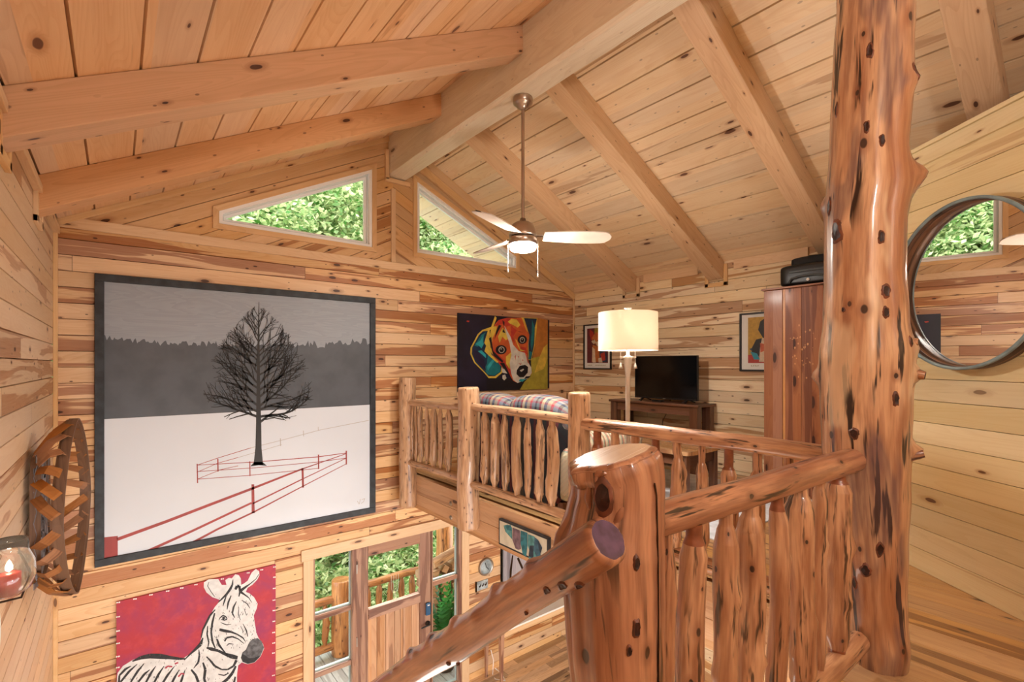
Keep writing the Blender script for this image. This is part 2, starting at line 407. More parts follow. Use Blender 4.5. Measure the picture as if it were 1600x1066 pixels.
def plaid_mat(name, stripes, per=0.24, cross=0.35):
    n = NT(name)
    uv = n.n('ShaderNodeUVMap').outputs[0]
    sp = n.n('ShaderNodeSeparateXYZ'); n.l(uv, sp.inputs[0])
    def ramp(x):
        cr = n.n('ShaderNodeValToRGB'); cr.color_ramp.interpolation = 'CONSTANT'
        els = cr.color_ramp.elements
        for i, (p, c) in enumerate(stripes):
            e = els[i] if i < 2 else els.new(p)
            e.position = p; e.color = lin(c)
        n.l(n.math('FRACT', n.math('DIVIDE', x, per)), cr.inputs[0])
        return cr.outputs[0]
    c = n.mix(cross, ramp(sp.outputs[0]), ramp(sp.outputs[1]))
    wv = n.noise(n.comb(n.math('MULTIPLY', sp.outputs[0], 220.0), n.math('MULTIPLY', sp.outputs[1], 220.0)), 1.0, 2.0)
    c = n.mix(n.math('MULTIPLY', n.mapr(wv, 0.3, 0.7), 0.3), c, (0.02, 0.02, 0.03, 1))
    n.l(c, n.b.inputs['Base Color'])
    n.b.inputs['Roughness'].default_value = 0.9
    n.b.inputs['Specular IOR Level'].default_value = 0.1
    n.bump(wv, 0.3, 0.002)
    return n.m
M['plaid'] = plaid_mat('plaid_fabric', [(0.0, '7A8494'), (0.16, 'B0525A'), (0.26, 'A8A08C'), (0.42, '5B6478'), (0.55, 'C2B89C'), (0.68, '8A3E48'), (0.78, '6E8088'), (0.9, '3F4250')])
M['plaid_dk'] = plaid_mat('dark_plaid_back', [(0.0, '2A2E38'), (0.22, '55282C'), (0.34, '34383A'), (0.6, '4A4238'), (0.74, '23262C'), (0.88, '5A2E30')], cross=0.1)
M['scroll'] = plaid_mat('cream_stripe_fabric', [(0.0, 'C9C3A8'), (0.2, '7E9088'), (0.34, 'C88678'), (0.5, 'D6CDB4'), (0.66, '909A84'), (0.8, 'B9705F'), (0.9, 'D8D0BA')], per=0.09, cross=0.15)

# ------------------------------------------------------------------ mesh builder
class MB:
    def __init__(s):
        s.v = []; s.f = []; s.uv = []; s.mi = []; s.sm = []
    def face(s, pts, uvs, mi=0, smooth=False):
        b = len(s.v)
        s.v += [tuple(p) for p in pts]
        s.f.append(tuple(range(b, b + len(pts))))
        s.uv.append([tuple(q) for q in uvs]); s.mi.append(mi); s.sm.append(smooth)
    def grid(s, P, UV, mi=0, closed=False, smooth=True):
        """P[i][j] rows of points; closed joins j-last to j-first; UV has one more column if closed"""
        b = len(s.v); R = len(P); Cn = len(P[0])
        for r in P:
            s.v += [tuple(p) for p in r]
        n = Cn if closed else Cn - 1
        for i in range(R - 1):
            for j in range(n):
                j2 = (j + 1) % Cn
                s.f.append((b + i * Cn + j, b + i * Cn + j2, b + (i + 1) * Cn + j2, b + (i + 1) * Cn + j))
                s.uv.append([UV[i][j], UV[i][j + 1], UV[i + 1][j + 1], UV[i + 1][j]])
                s.mi.append(mi); s.sm.append(smooth)
        return b
    def box(s, c, size, R=None, grain=0, mi=0, seed=None):
        c = Vector(c); h = Vector(size) / 2
        R = R or Matrix.Identity(3)
        b = len(s.v)
        rnd = (len(s.f) * 0.37) if seed is None else seed
        co = [Vector((x, y, z)) for x in (-h.x, h.x) for y in (-h.y, h.y) for z in (-h.z, h.z)]
        s.v += [tuple(c + R @ p) for p in co]
        for q in ((0, 1, 3, 2), (4, 6, 7, 5), (0, 4, 5, 1), (2, 3, 7, 6), (0, 2, 6, 4), (1, 5, 7, 3)):
            ps = [co[i] for i in q]
            nrm = (ps[1] - ps[0]).cross(ps[2] - ps[1])
            ax = max(range(3), key=lambda k: abs(nrm[k]))
            oth = [k for k in range(3) if k != ax]
            ua = grain if grain in oth else oth[0]
            va = [k for k in oth if k != ua][0]
            s.f.append(tuple(b + i for i in q))
            s.uv.append([(p[ua] + rnd, p[va] + 0.31 * ax + rnd * 0.7) for p in ps])
            s.mi.append(mi); s.sm.append(False)
        return s
    def bar(s, p0, p1, w, h, up=(0, 0, 1), mi=0):
        """square timber from p0 to p1; w sideways, h along up"""
        p0, p1 = Vector(p0), Vector(p1)
        d = (p1 - p0); L = d.length; x = d.normalized()
        y = Vector(up).cross(x).normalized(); z = x.cross(y)
        R = Matrix((x, y, z)).transposed()
        return s.box((p0 + p1) / 2, (L, w, h), R, 0, mi)
    def tube(s, pts, rad, seg=10, mi=0, cap=True, smooth=True):
        pts = [Vector(p) for p in pts]
        rad = rad if isinstance(rad, (list, tuple)) else [rad] * len(pts)
        P = []; UV = []; L = 0.0
        ref = None
        for i, p in enumerate(pts):
            t = (pts[min(i + 1, len(pts) - 1)] - pts[max(i - 1, 0)]).normalized()
            if ref is None:
                a = Vector((0, 0, 1)) if abs(t.z) < 0.9 else Vector((1, 0, 0))
                ref = (a - t * a.dot(t)).normalized()
            else:
                ref = (ref - t * ref.dot(t)).normalized()
            b = t.cross(ref)
            if i: L += (p - pts[i - 1]).length
            P.append([p + (ref * math.cos(2 * math.pi * k / seg) + b * math.sin(2 * math.pi * k / seg)) * rad[i] for k in range(seg)])
            UV.append([(L, 2 * math.pi * max(rad) * k / seg) for k in range(seg + 1)])
        s.grid(P, UV, mi, closed=True, smooth=smooth)
        if cap:
            s.face(P[0][::-1], [(q.x, q.y) for q in P[0][::-1]], mi)
            s.face(P[-1], [(q.x, q.y) for q in P[-1]], mi)
        return s
    def lathe(s, c, prof, seg=28, mi=0, axis='Z', smooth=True, a0=0.0):
        """prof: list of (radius, height) from c"""
        c = Vector(c)
        def P3(r, h, a):
            x, y = r * math.cos(a), r * math.sin(a)
            if axis == 'Z': return c + Vector((x, y, h))
            if axis == 'Y': return c + Vector((x, h, y))
            return c + Vector((h, x, y))
        P = [[P3(max(r, 1e-4), h, a0 + 2 * math.pi * k / seg) for k in range(seg)] for r, h in prof]
        Ls = [0.0]
        for i in range(1, len(prof)):
            Ls.append(Ls[-1] + math.hypot(prof[i][0] - prof[i - 1][0], prof[i][1] - prof[i - 1][1]))
        R = max(r for r, h in prof)
        UV = [[(Ls[i], 2 * math.pi * R * k / seg) for k in range(seg + 1)] for i in range(len(prof))]
        s.grid(P, UV, mi, closed=True, smooth=smooth)
        return s
    def poly(s, pts2, f3, mi=0, uvs=None):
        """any simple polygon in 2D, mapped to 3D by f3"""
        tri = tessellate_polygon([[Vector((p[0], p[1], 0)) for p in pts2]])
        P = [f3(p[0], p[1]) for p in pts2]
        for t in tri:
            a, b_, c = (P[i] for i in t)
            s.face([a, b_, c], [(pts2[i][0] * 0.01, pts2[i][1] * 0.01) for i in t], mi)
        return s
    def log(s, pts, radii, seg=24, amp=0.06, flute=0.03, seed=0.0, bumps=(), step=0.03, mi=0, cap=True, round_end=0.0, capmi=None, nscale=2.2):
        """natural log: smooth path through pts with noisy radius; bumps = (t along metres, angle, height, width)"""
        pts = [Vector(p) for p in pts]
        cum = [0.0]
        for i in range(1, len(pts)):
            cum.append(cum[-1] + (pts[i] - pts[i - 1]).length)
        L = cum[-1]; n = max(2, int(L / step))
        ss = [L * i / n for i in range(n + 1)]
        if round_end:
            ss = sorted(set(ss + [round_end * q for q in (0.08, 0.25, 0.5, 1)] + [L - round_end * q for q in (0.08, 0.25, 0.5, 1)]))
        def samp(arr, x):
            for i in range(1, len(cum)):
                if x <= cum[i] or i == len(cum) - 1:
                    q = (x - cum[i - 1]) / max(1e-9, cum[i] - cum[i - 1])
                    q = min(1, max(0, q)); q = q * q * (3 - 2 * q) if not isinstance(arr[0], Vector) else q
                    return arr[i - 1] * (1 - q) + arr[i] * q
        ref = None; P = []; UV = []; Rmean = sum(radii) / len(radii)
        for x in ss:
            p = samp(pts, x)
            t = (samp(pts, min(L, x + step)) - samp(pts, max(0, x - step))).normalized()
            if ref is None:
                a = Vector((0, 0, 1)) if abs(t.z) < 0.8 else Vector((1, 0, 0))
                ref = (a - t * a.dot(t)).normalized()
            else:
                ref = (ref - t * ref.dot(t)).normalized()
            b = t.cross(ref)
            R0 = samp(list(radii), x)
            k_end = 1.0
            if round_end:
                e = min(x, L - x) / round_end
                if e < 1: k_end = 0.80 + 0.20 * math.sqrt(max(0, 1 - (1 - e) ** 2))
            row = []
            for k in range(seg):
                a = 2 * math.pi * k / seg
                ca, sa = math.cos(a), math.sin(a)
                nz = noise.noise(Vector((ca * 0.9, sa * 0.9, x * nscale + seed * 7.1)) + Vector((seed, 0, 0)))
                nf = noise.noise(Vector((ca * 3.4, sa * 3.4, x * 0.28 + seed * 3.3))) + 0.5 * noise.noise(Vector((ca * 8.0, sa * 8.0, x * 0.4 + seed)))
                nd = noise.noise(Vector((ca * 2.0, sa * 2.0, x * 9.0 + seed)))
                r = R0 * (1 + amp * nz * 1.6 + flute * nf * 2 + amp * 0.35 * nd) * k_end
                for (bt, ba, bh, bw) in bumps:
                    da = (a - ba + math.pi) % (2 * math.pi) - math.pi
                    q = ((x - bt) / bw) ** 2 + (da * R0 / (bw * 0.8)) ** 2
                    if q < 6: r += bh * math.exp(-q)
                row.append(p + (ref * ca + b * sa) * r)
            P.append(row)
            UV.append([(x + seed * 1.7, 2 * math.pi * Rmean * k / seg) for k in range(seg + 1)])
        s.grid(P, UV, mi, closed=True)
        if cap:
            cm = mi if capmi is None else capmi
            s.face(P[0][::-1], [(q.x, q.y) for q in P[0][::-1]], cm)
            s.face(P[-1], [(q.x, q.y) for q in P[-1]], cm)
        return s
    def build(s, name, mats, parent=None, bevel=0.0, seg=2, loc=None):
        me = bpy.data.meshes.new(name)
        me.from_pydata(s.v, [], s.f)
        uvl = me.uv_layers.new(name='UVMap')
        i = 0
        flat = []
        for u in s.uv:
            for q in u: flat += [q[0], q[1]]
        uvl.data.foreach_set('uv', flat)
        me.polygons.foreach_set('material_index', s.mi)
        me.polygons.foreach_set('use_smooth', s.sm)
        if not isinstance(mats, (list, tuple)): mats = [mats]
        for m in mats: me.materials.append(M[m] if isinstance(m, str) else m)
        me.update()
        o = bpy.data.objects.new(name, me)
        sc.collection.objects.link(o)
        if parent is not None:
            o.parent = parent
            # meshes are written in world coordinates: move them into the parent's frame
            o.matrix_parent_inverse = parent.matrix_basis.inverted()
        if bevel:
            b = o.modifiers.new('bevel', 'BEVEL'); b.width = bevel; b.segments = seg; b.limit_method = 'ANGLE'; b.angle_limit = math.radians(50)
        return o

def thing(name, label, cat, loc=(0, 0, 0), group=None):
    o = bpy.data.objects.new(name, None)
    sc.collection.objects.link(o)
    o.empty_display_size = 0.05
    o.location = loc
    o['label'] = label; o['category'] = cat
    if group: o['group'] = group
    return o
def tag(o, label, cat, group=None):
    o['label'] = label; o['category'] = cat
    if group: o['group'] = group
    return o
def struct(o, label=None, cat=None):
    o['kind'] = 'structure'
    if label: o['label'] = label
    if cat: o['category'] = cat
    return o

# ------------------------------------------------------------------ board cladding with real grooves
def clip(poly, a, b, c, keep_ge=True):
    """keep the part of convex poly where a*x+b*y+c >= 0 (or <= 0)"""
    out = []
    sgn = 1 if keep_ge else -1
    for i in range(len(poly)):
        p, q = poly[i], poly[(i + 1) % len(poly)]
        dp, dq = sgn * (a * p[0] + b * p[1] + c), sgn * (a * q[0] + b * q[1] + c)
        if dp >= 0: out.append(p)
        if (dp > 0 and dq < 0) or (dp < 0 and dq > 0):
            t = dp / (dp - dq)
            out.append((p[0] + (q[0] - p[0]) * t, p[1] + (q[1] - p[1]) * t))
    cl = []
    for p in out:
        if not cl or math.hypot(p[0] - cl[-1][0], p[1] - cl[-1][1]) > 1e-6: cl.append(p)
    if len(cl) > 1 and math.hypot(cl[0][0] - cl[-1][0], cl[0][1] - cl[-1][1]) < 1e-6: cl.pop()
    return cl if len(cl) >= 3 else None
def minus(polys, hole):
    """convex polys minus one convex hole (counter-clockwise)"""
    res = []
    for poly in polys:
        rem = poly
        for i in range(len(hole)):
            p, q = hole[i], hole[(i + 1) % len(hole)]
            a, b = -(q[1] - p[1]), (q[0] - p[0])
            c = -(a * p[0] + b * p[1])
            o = clip(rem, a, b, c, False)
            if o: res.append(o)
            rem = clip(rem, a, b, c, True)
            if not rem: break
    return res
def clad(name, polys, O, A, B, N, w, mat, ang=0.0, g=0.007, d=0.018, thick=0.1, t0=0.0, back=True):
    O, A, B, N = Vector(O), Vector(A), Vector(B), Vector(N)
    ca, sa = math.cos(ang), math.sin(ang)
    mb = MB()
    def st(p): return (p[0] * ca + p[1] * sa, -p[0] * sa + p[1] * ca)
    flip = A.cross(B).dot(N) < 0
    def put(poly, dep):
        P = []; UV = []
        for p in poly:
            s_, t_ = st(p)
            P.append(O + A * p[0] + B * p[1] - N * dep(t_))
            UV.append((s_, t_ - t0 + w * 400))
        if flip: P.reverse(); UV.reverse()
        mb.face(P, UV)
    for poly in polys:
        ts = [st(p)[1] for p in poly]
        k0, k1 = int(math.floor((min(ts) - t0) / w)) - 1, int(math.ceil((max(ts) - t0) / w)) + 1
        for k in range(k0, k1 + 1):
            tk = t0 + k * w
            bands = [(tk - g / 2, tk), (tk, tk + g / 2), (tk + g / 2, tk + w - g / 2)]
            for bi, (lo, hi) in enumerate(bands):
                q = clip(poly, -sa, ca, -lo, True)
                if q: q = clip(q, -sa, ca, -hi, False)
                if not q: continue
                if bi == 2: put(q, lambda t: 0.0)
                else: put(q, lambda t, tk=tk: d * max(0.0, 1 - abs(t - tk) / (g / 2)))
        if back:
            P = [O + A * p[0] + B * p[1] - N * thick for p in poly]
            if not flip: P.reverse()
            mb.face(P, [(p[0], p[1]) for p in poly])
    return mb.build(name, mat)

# ================================================================== THE HOUSE SHELL
X0, Z0 = XL, ZG
# ---- gable windows (corners of the white frames on the gable wall)
wl = [onY(342, 352, YA), onY(581, 385, YA), onY(580, 265, YA), onY(341, 330, YA)]
wr = [onY(651, 397, YA), onY(806, 418, YA), onY(804, 401, YA), onY(652, 284, YA)]
def q2(ps): return [(p.x, p.z) for p in ps]
WL, WR = q2(wl), q2(wr)
zwl = (WL[0][1] + WL[1][1]) / 2; WL[0] = (WL[0][0], zwl); WL[1] = (WL[1][0], zwl)
WL[2] = (WL[1][0], WL[2][1]); WL[3] = (WL[0][0], WL[3][1])
zwr = (WR[0][1] + WR[1][1]) / 2; WR[0] = (WR[0][0], zwr); WR[1] = (WR[1][0], zwr)
WR[2] = (WR[1][0], WR[2][1]); WR[3] = (WR[0][0], WR[3][1])
# ---- door unit
DX0 = onY(557, 856, YA).x; DX1 = onY(673.5, 830, YA).x
DTOP = -2.02
SLX0 = onY(492, 872, YA).x; SLX1 = onY(550, 872, YA).x     # left sidelight glass
SRX0 = onY(676, 850, YA).x; SRX1 = onY(716, 850, YA).x     # right sidelight glass
UX0, UX1 = SLX0 - 0.02, SRX1 + 0.045
door_hole = [(UX0, ZG), (UX1, ZG), (UX1, DTOP), (UX0, DTOP)]

main = [[(X0, ZG), (XB, ZG), (XB, ZTRIM), (X0, ZTRIM)]]
main = minus(main, door_hole)
O0 = (0, YA, 0)
wall_back = struct(clad('wall_back', main, O0, (1, 0, 0), (0, 0, 1), (0, -1, 0), 0.128, 'siding', t0=ZTRIM))
XC = onY(614, 300, YA).x        # vertical trim under the ridge
gl_ = minus([[(X0, ZTRIM), (XC, ZTRIM), (XC, zc(XC)), (X0, zc(X0))]], WL)
struct(clad('wall_gable', gl_, O0, (1, 0, 0), (0, 0, 1), (0, -1, 0), 0.128, 'gable', ang=math.atan(SL)))
gr_ = minus([[(XC, ZTRIM), (XB, ZTRIM), (XB, zc(XB)), (XR, ZR), (XC, zc(XC))]], WR)
struct(clad('wall_gable', gr_, O0, (1, 0, 0), (0, 0, 1), (0, -1, 0), 0.128, 'gable', ang=-math.atan(SR)))
# left wall and television wall
struct(clad('wall_left', [[(YBACK, ZG), (YA, ZG), (YA, zc(X0)), (YBACK, zc(X0))]], (X0, 0, 0), (0, 1, 0), (0, 0, 1), (1, 0, 0), 0.128, 'siding_left', t0=ZTRIM + 0.05))
struct(clad('wall_right', [[(-3.0, ZG), (YA, ZG), (YA, zc(XB)), (-3.0, zc(XB))]], (XB, 0, 0), (0, 1, 0), (0, 0, 1), (-1, 0, 0), 0.128, 'siding_tv', t0=ZTRIM - 0.03))
# mirror wall: a 2.5 m partition set at its own angle
MK = math.tan(math.radians(0.83))
def mw(f): return FR(f, 2.5 - MK * f)
md = (mw(2) - mw(1)).normalized(); mn = Vector((md.y, -md.x, 0))
if mn.dot(FR(0, 1)) > 0: mn = -mn
ZM1 = ZU + 2.52
struct(clad('wall_partition', [[(0.2, ZU), (3.45, ZU), (3.45, ZM1 - 0.0), (0.2, ZM1)]], mw(0), md, (0, 0, 1), mn, 0.128, 'siding_yellow', t0=ZU, g=0.004, thick=0.12))
mb = MB()
a, b = mw(0.2), mw(3.49)
off = -mn * 0.055
mb.bar(a + off + Vector((0, 0, ZM1 + 0.012)), b + off + Vector((0, 0, ZM1 + 0.012)), 0.17, 0.024)
mb.bar(a + mn * 0.009 + Vector((0, 0, ZM1 - 0.047)), b + mn * 0.009 + Vector((0, 0, ZM1 - 0.047)), 0.018, 0.093)
mb.bar(mw(3.46) + off + Vector((0, 0, ZU)), mw(3.46) + off + Vector((0, 0, ZM1)), 0.14, 0.03, up=md)
struct(mb.build('trim_partition', 'siding_yellow', bevel=0.003))

# ceiling (two slopes, boards running with the ridge, past the gable as the eave overhang)
YO = YA + 1.22
ca, sa = math.cos(math.atan(SR)), math.sin(math.atan(SR))
LR = (6.6 - XR) / ca
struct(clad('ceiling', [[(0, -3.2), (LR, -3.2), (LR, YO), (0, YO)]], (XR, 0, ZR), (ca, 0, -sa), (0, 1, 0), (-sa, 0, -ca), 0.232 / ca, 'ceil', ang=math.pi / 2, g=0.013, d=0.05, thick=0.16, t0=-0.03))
ca, sa = math.cos(math.atan(SL)), math.sin(math.atan(SL))
LR = (XR - X0 + 0.5) / ca
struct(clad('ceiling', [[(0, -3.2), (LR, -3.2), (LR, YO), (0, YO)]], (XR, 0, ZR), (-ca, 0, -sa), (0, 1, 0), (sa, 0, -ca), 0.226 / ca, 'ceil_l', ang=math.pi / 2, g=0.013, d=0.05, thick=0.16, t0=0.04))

# wall behind the camera: closed upstairs, the lower storey is left open to let skylight in from below
struct(clad('wall_front', [[(X0, ZU - 0.3), (6.8, ZU - 0.3), (6.8, zc(6.8)), (XR, ZR), (X0, zc(X0))]], (0, YBACK, 0), (1, 0, 0), (0, 0, 1), (0, 1, 0), 0.128, 'siding_left', t0=ZTRIM))
# floors
struct(clad('floor', [[(X0, YBACK), (XB + 0.05, YBACK), (XB + 0.05, YA), (X0, YA)]], (0, 0, ZG), (1, 0, 0), (0, 1, 0), (0, 0, 1), 0.12, 'floor_low', g=0.003, d=0.002, thick=0.1))
YL = 0.80    # edge of the landing
up = [[(X0, YBACK), (6.8, YBACK), (6.8, YL), (X0, YL)], [(XF + 0.05, YL), (6.8, YL), (6.8, YA), (XF + 0.05, YA)]]
fl = struct(clad('floor_loft', up, (0, 0, ZU), (1, 0, 0), (0, 1, 0), (0, 0, 1), 0.185, 'floor_up', ang=math.pi / 2, g=0.004, d=0.003, thick=0.24))
# edge boards of the loft floor
mb = MB()
mb.box(((X0 + 0.9 + XF) / 2 + 0.0, YL - 0.02, ZU - 0.19), (XF - X0 - 0.9, 0.05, 0.36), grain=0)
struct(mb.build('trim_landing_edge', 'fascia', bevel=0.004))
mb = MB()
mb.box((XF + 0.045, (YL + YA) / 2 + 0.0, ZU - 0.115), (0.09, YA - YL, 0.19), grain=1)
mb.box((XF + 0.045, (YL + YA) / 2 + 0.0, ZU - 0.297), (0.088, YA - YL, 0.17), grain=1)
fa = struct(mb.build('trim_loft_edge', 'fascia', bevel=0.004))
# pair of bolts in the edge beam
for (u, v) in ((704.5, 787), (704.5, 809)):
    p = onX(u, v, XF)
    b_ = MB().lathe((p.x - 0.012, p.y, p.z), [(0.0, 0.0), (0.012, 0.0), (0.014, 0.004), (0.022, 0.006), (0.024, 0.012)], 14, axis='X')
    tag(b_.build('lag_bolt', 'bolt'), 'round steel bolt head in the loft edge beam, %s of the pair' % ('upper' if v < 800 else 'lower'), 'bolt', 'bolt heads in the loft edge beam')
p = onX(900, 830, XF)

# ---- trims on the gable wall
def yb(name, pts, w=0.09, dpt=0.02, mat='trimw', y=YA, lab=None):
    m = MB()
    for i in range(len(pts) - 1):
        a, b = pts[i], pts[i + 1]
        m.bar((a[0], y - dpt / 2, a[1]), (b[0], y - dpt / 2, b[1]), dpt, w, up=(0, 0, 1) if abs(b[0] - a[0]) > 1e-3 else (1, 0, 0))
    return struct(m.build(name, mat, bevel=0.003))
yb('trim_1', [(X0, ZTRIM), (XB, ZTRIM)], 0.085, 0.022)
yb('trim_2', [(XC, ZTRIM + 0.045), (XC, 2.02)], 0.055, 0.02)
# rake boards below the ceiling on the right, corner boards
def rake(x0, x1, k, w, name):
    dz = w / 2 / math.cos(math.atan(SR)) + k
    return yb(name, [(x0, zc(x0) - dz), (x1, zc(x1) - dz)], w, 0.03)
rake(XR + 0.12, XB, 0.0, 0.10, 'trim_3')
rake(XR + 0.12, XB, 0.115, 0.09, 'trim_4')
rake(X0, XR - 0.1, 0.0, 0.05, 'trim_5')
m = MB(); m.box((XB - 0.012, YA - 0.012, (ZTRIM + ZU) / 2), (0.024, 0.024, ZTRIM - ZU), grain=2); struct(m.build('trim_6', 'trimw', bevel=0.003))
m = MB(); m.box((X0 + 0.014, YA - 0.014, (ZTRIM + ZG) / 2), (0.028, 0.028, ZTRIM - ZG), grain=2); struct(m.build('trim_7', 'trimw', bevel=0.003))
# frieze board at the top of the television wall, broken by rafters
m = MB()
for (y0, y1) in ((4.42, YA), (3.20, 3.98), (1.99, 2.76), (0.8, 1.55)):
    m.box((XB - 0.01, (y0 + y1) / 2, zc(XB) - 0.055), (0.02, y1 - y0, 0.11), grain=1)
struct(m.build('trim_8', 'trimw', bevel=0.003))
m = MB()
m.box((X0 + 0.02, (YBACK + YA) / 2, zc(X0) - 0.075), (0.04, YA - YBACK, 0.05), grain=1)
struct(m.build('trim_9', 'trimw', bevel=0.003))

# ---- rafters
def bar_local(name, p0, p1, w, h, mat, lab):
    o = MB().bar(p0, p1, w, h).build(name, mat, bevel=0.006)
    return tag(o, lab, 'rafter', 'ceiling rafters')
RAFT = [4.185, 2.97, 1.755, 0.54]
labR = ['right-hand rafter nearest the gable windows, ending over the floor lamp',
        'right-hand rafter second from the gable, springing beside the fan mount',
        'right-hand rafter passing just left of the big cedar trunk',
        'right-hand rafter passing over the round mirror partition']
labL = ['left-hand rafter nearest the gable wall above the triangular window',
        'long left-hand rafter nearest the camera, crossing the upper left', None, None]
RD = 0.215
for i, y in enumerate(RAFT):
    x0, x1 = XR + 0.05, XB + 0.02
    
    k = RD / 2
    bar_local('rafter', (x0, y, zc(x0) - k), (x1, y, zc(x1) - k), 0.18, RD * math.cos(math.atan(SR)), 'beam', labR[i])
for i, y in enumerate(RAFT[:2]):
    x0, x1 = XR - 0.05, X0 - 0.05
    bar_local('rafter', (x0, y, zc(x0) - RD / 2), (x1, y, zc(x1) - RD / 2), 0.185, RD * math.cos(math.atan(SL)), 'beam_shaded', labL[i])
# small U shaped trims under the rafter ends
def utrim(X, y, s, name):
    zb = zc(XB if s < 0 else X0) - RD
    m = MB()
    xx = X + s * 0.012
    for dy in (-0.115, 0.115):
        m.box((xx, y + dy, zb + 0.06), (0.024, 0.045, 0.25), grain=2)
    m.box((xx, y, zb - 0.045), (0.024, 0.275, 0.045), grain=1)
    return struct(m.build(name, 'trimw', bevel=0.003))
for i, y in enumerate(RAFT[:3]): utrim(XB, y, -1, 'trim_%d' % (10 + i))
for i, y in enumerate(RAFT[:2]): utrim(X0, y, 1, 'trim_%d' % (13 + i))

# ---- ridge beam with worn hewn faces
ZRB = 2.145
m = MB()
secs = 60
for i in range(1):
    P = []; UV = []
    ys = [-3.0 + (YA + 3.0) * k / secs for k in range(secs + 1)]
    for y in ys:
        def nz(a): return 0.006 * noise.noise(Vector((y * 1.3, a * 5.1, 2.0))) + 0.004 * noise.noise(Vector((y * 4.0, a * 9.1, 7.0)))
        xa, xb = XR - 0.115, XR + 0.115
        cs = [(xa + nz(1), ZR - 0.03), (xa + nz(2), ZRB + 0.22), (xa + nz(3), ZRB + 0.03), (xa + 0.03, ZRB + nz(4)), (XR, ZRB + nz(5)), (xb - 0.03, ZRB + nz(6)), (xb + nz(7), ZRB + 0.03), (xb + nz(8), ZRB + 0.22), (xb + nz(9), ZR - 0.03)]
        P.append([Vector((c[0], y, c[1])) for c in cs])
        vv = [0, 0.29, 0.49, 0.53, 0.63, 0.73, 0.77, 0.97, 1.26]
        UV.append([(y, q) for q in vv])
    m.grid(P, UV, 0, smooth=False)
tag(m.build('ridge_beam', 'ridge'), 'massive square ridge beam running along the peak of the ceiling', 'beam')
# trim framing the pocket where the ridge beam meets the gable
m = MB()
m.box((XR - 0.14, YA - 0.02, ZRB + 0.13), (0.045, 0.035, 0.34), grain=2)
m.box((XR - 0.01, YA - 0.02, ZRB - 0.04), (0.31, 0.035, 0.045), grain=0)
m.box((XR - 0.055, YA - 0.02, ZR - 0.12), (0.035, 0.035, 0.2), grain=2)
struct(m.build('trim_15', 'trimw', bevel=0.003))

# ---- gable windows: pine casing, white vinyl frame in two steps, glass
def gwindow(name, W, cas):
    root = thing(name, None or '', 'window', (W[0][0], YA, W[0][1])); del root['label']; del root['category']
    root['kind'] = 'structure'
    cx = sum(p[0] for p in W) / 4; cz = sum(p[1] for p in W) / 4
    def inset(Ws, d):
        out = []
        n = len(Ws)
        for i in range(n):
            p0, p1, p2 = Ws[i - 1], Ws[i], Ws[(i + 1) % n]
            def ln(a, b):
                dx, dz = b[0] - a[0], b[1] - a[1]; L = math.hypot(dx, dz)
                nx, nz_ = -dz / L, dx / L
                return (nx, nz_, -(nx * a[0] + nz_ * a[1]) - d)
            a, b = ln(p0, p1), ln(p1, p2)
            det = a[0] * b[1] - a[1] * b[0]
            out.append(((-a[2] * b[1] + b[2] * a[1]) / det, (-b[2] * a[0] + a[2] * b[0]) / det))
        return out
    def ring(outer, inner, y0, y1, mat, nm, par):
        m = MB(); n = len(outer)
        for i in range(n):
            a, b = outer[i], outer[(i + 1) % n]; c, d = inner[(i + 1) % n], inner[i]
            L = math.hypot(b[0] - a[0], b[1] - a[1])
            uvq = [(0, 0), (L, 0), (L - .03, .03), (.03, .03)]
            def P(p, y): return (p[0], y, p[1])
            m.face([P(a, y0), P(b, y0), P(c, y0), P(d, y0)], uvq)
            m.face([P(d, y0), P(c, y0), P(c, y1), P(d, y1)], [(0, 0), (L, 0), (L, .06), (0, .06)])
            m.face([P(b, y0), P(a, y0), P(a, y1), P(b, y1)], [(0, 0), (L, 0), (L, .06), (0, .06)])
        return m.build(nm, mat, par)
    ring(inset(W, -cas), W, YA - 0.02, YA + 0.0, 'trimw', 'window_casing', root)
    f = inset(W, 0.0); f1 = inset(W, 0.030); f2 = inset(W, 0.045); f3 = inset(W, 0.068)
    o = ring(f, f1, YA - 0.006, YA + 0.09, 'white', 'window_frame', root)
    ring(f1, f2, YA + 0.03, YA + 0.09, 'white_g', 'frame_step', o); o2 = o
    ring(f2, f3, YA + 0.055, YA + 0.09, 'white', 'sash', root)
    m = MB(); m.poly([f3[0], f3[1], f3[2], f3[3]], lambda x, z: (x, YA + 0.075, z))
    m.build('pane', 'glass', root)
    return root
gwindow('window_1', WL, 0.05)
gwindow('window_2', WR, 0.05)

# ---- entry door between two sidelights
def bx(x0, x1, y0, y1, z0, z1, grain, m=None):
    m = m or MB()
    return m.box(((x0 + x1) / 2, (y0 + y1) / 2, (z0 + z1) / 2), (abs(x1 - x0), abs(y1 - y0), abs(z1 - z0)), grain=grain)
def Zat(u, v): return onY(u, v, YA).z
m = MB()
hz = DTOP
bx(UX0 - 0.12, UX1 + 0.0, YA - 0.024, YA, hz, hz + 0.115, 0, m)
bx(UX0 - 0.10, UX0, YA - 0.022, YA, ZG, hz, 2, m)
bx(UX1, UX1 + 0.11, YA - 0.022, YA, ZG, hz, 2, m)
struct(m.build('trim_16', 'trimw', bevel=0.004))
m = MB()
jm = 'door_dk'
bx(SLX1, DX0 - 0.004, YA - 0.01, YA + 0.1, ZG, hz, 2, m)
bx(DX1 + 0.004, SRX0, YA - 0.01, YA + 0.1, ZG, hz, 2, m)
bx(SRX1, UX1, YA - 0.01, YA + 0.1, ZG, hz, 2, m)
bx(UX0, SLX0, YA - 0.01, YA + 0.1, ZG, hz, 2, m)
struct(m.build('trim_17', jm, bevel=0.004))
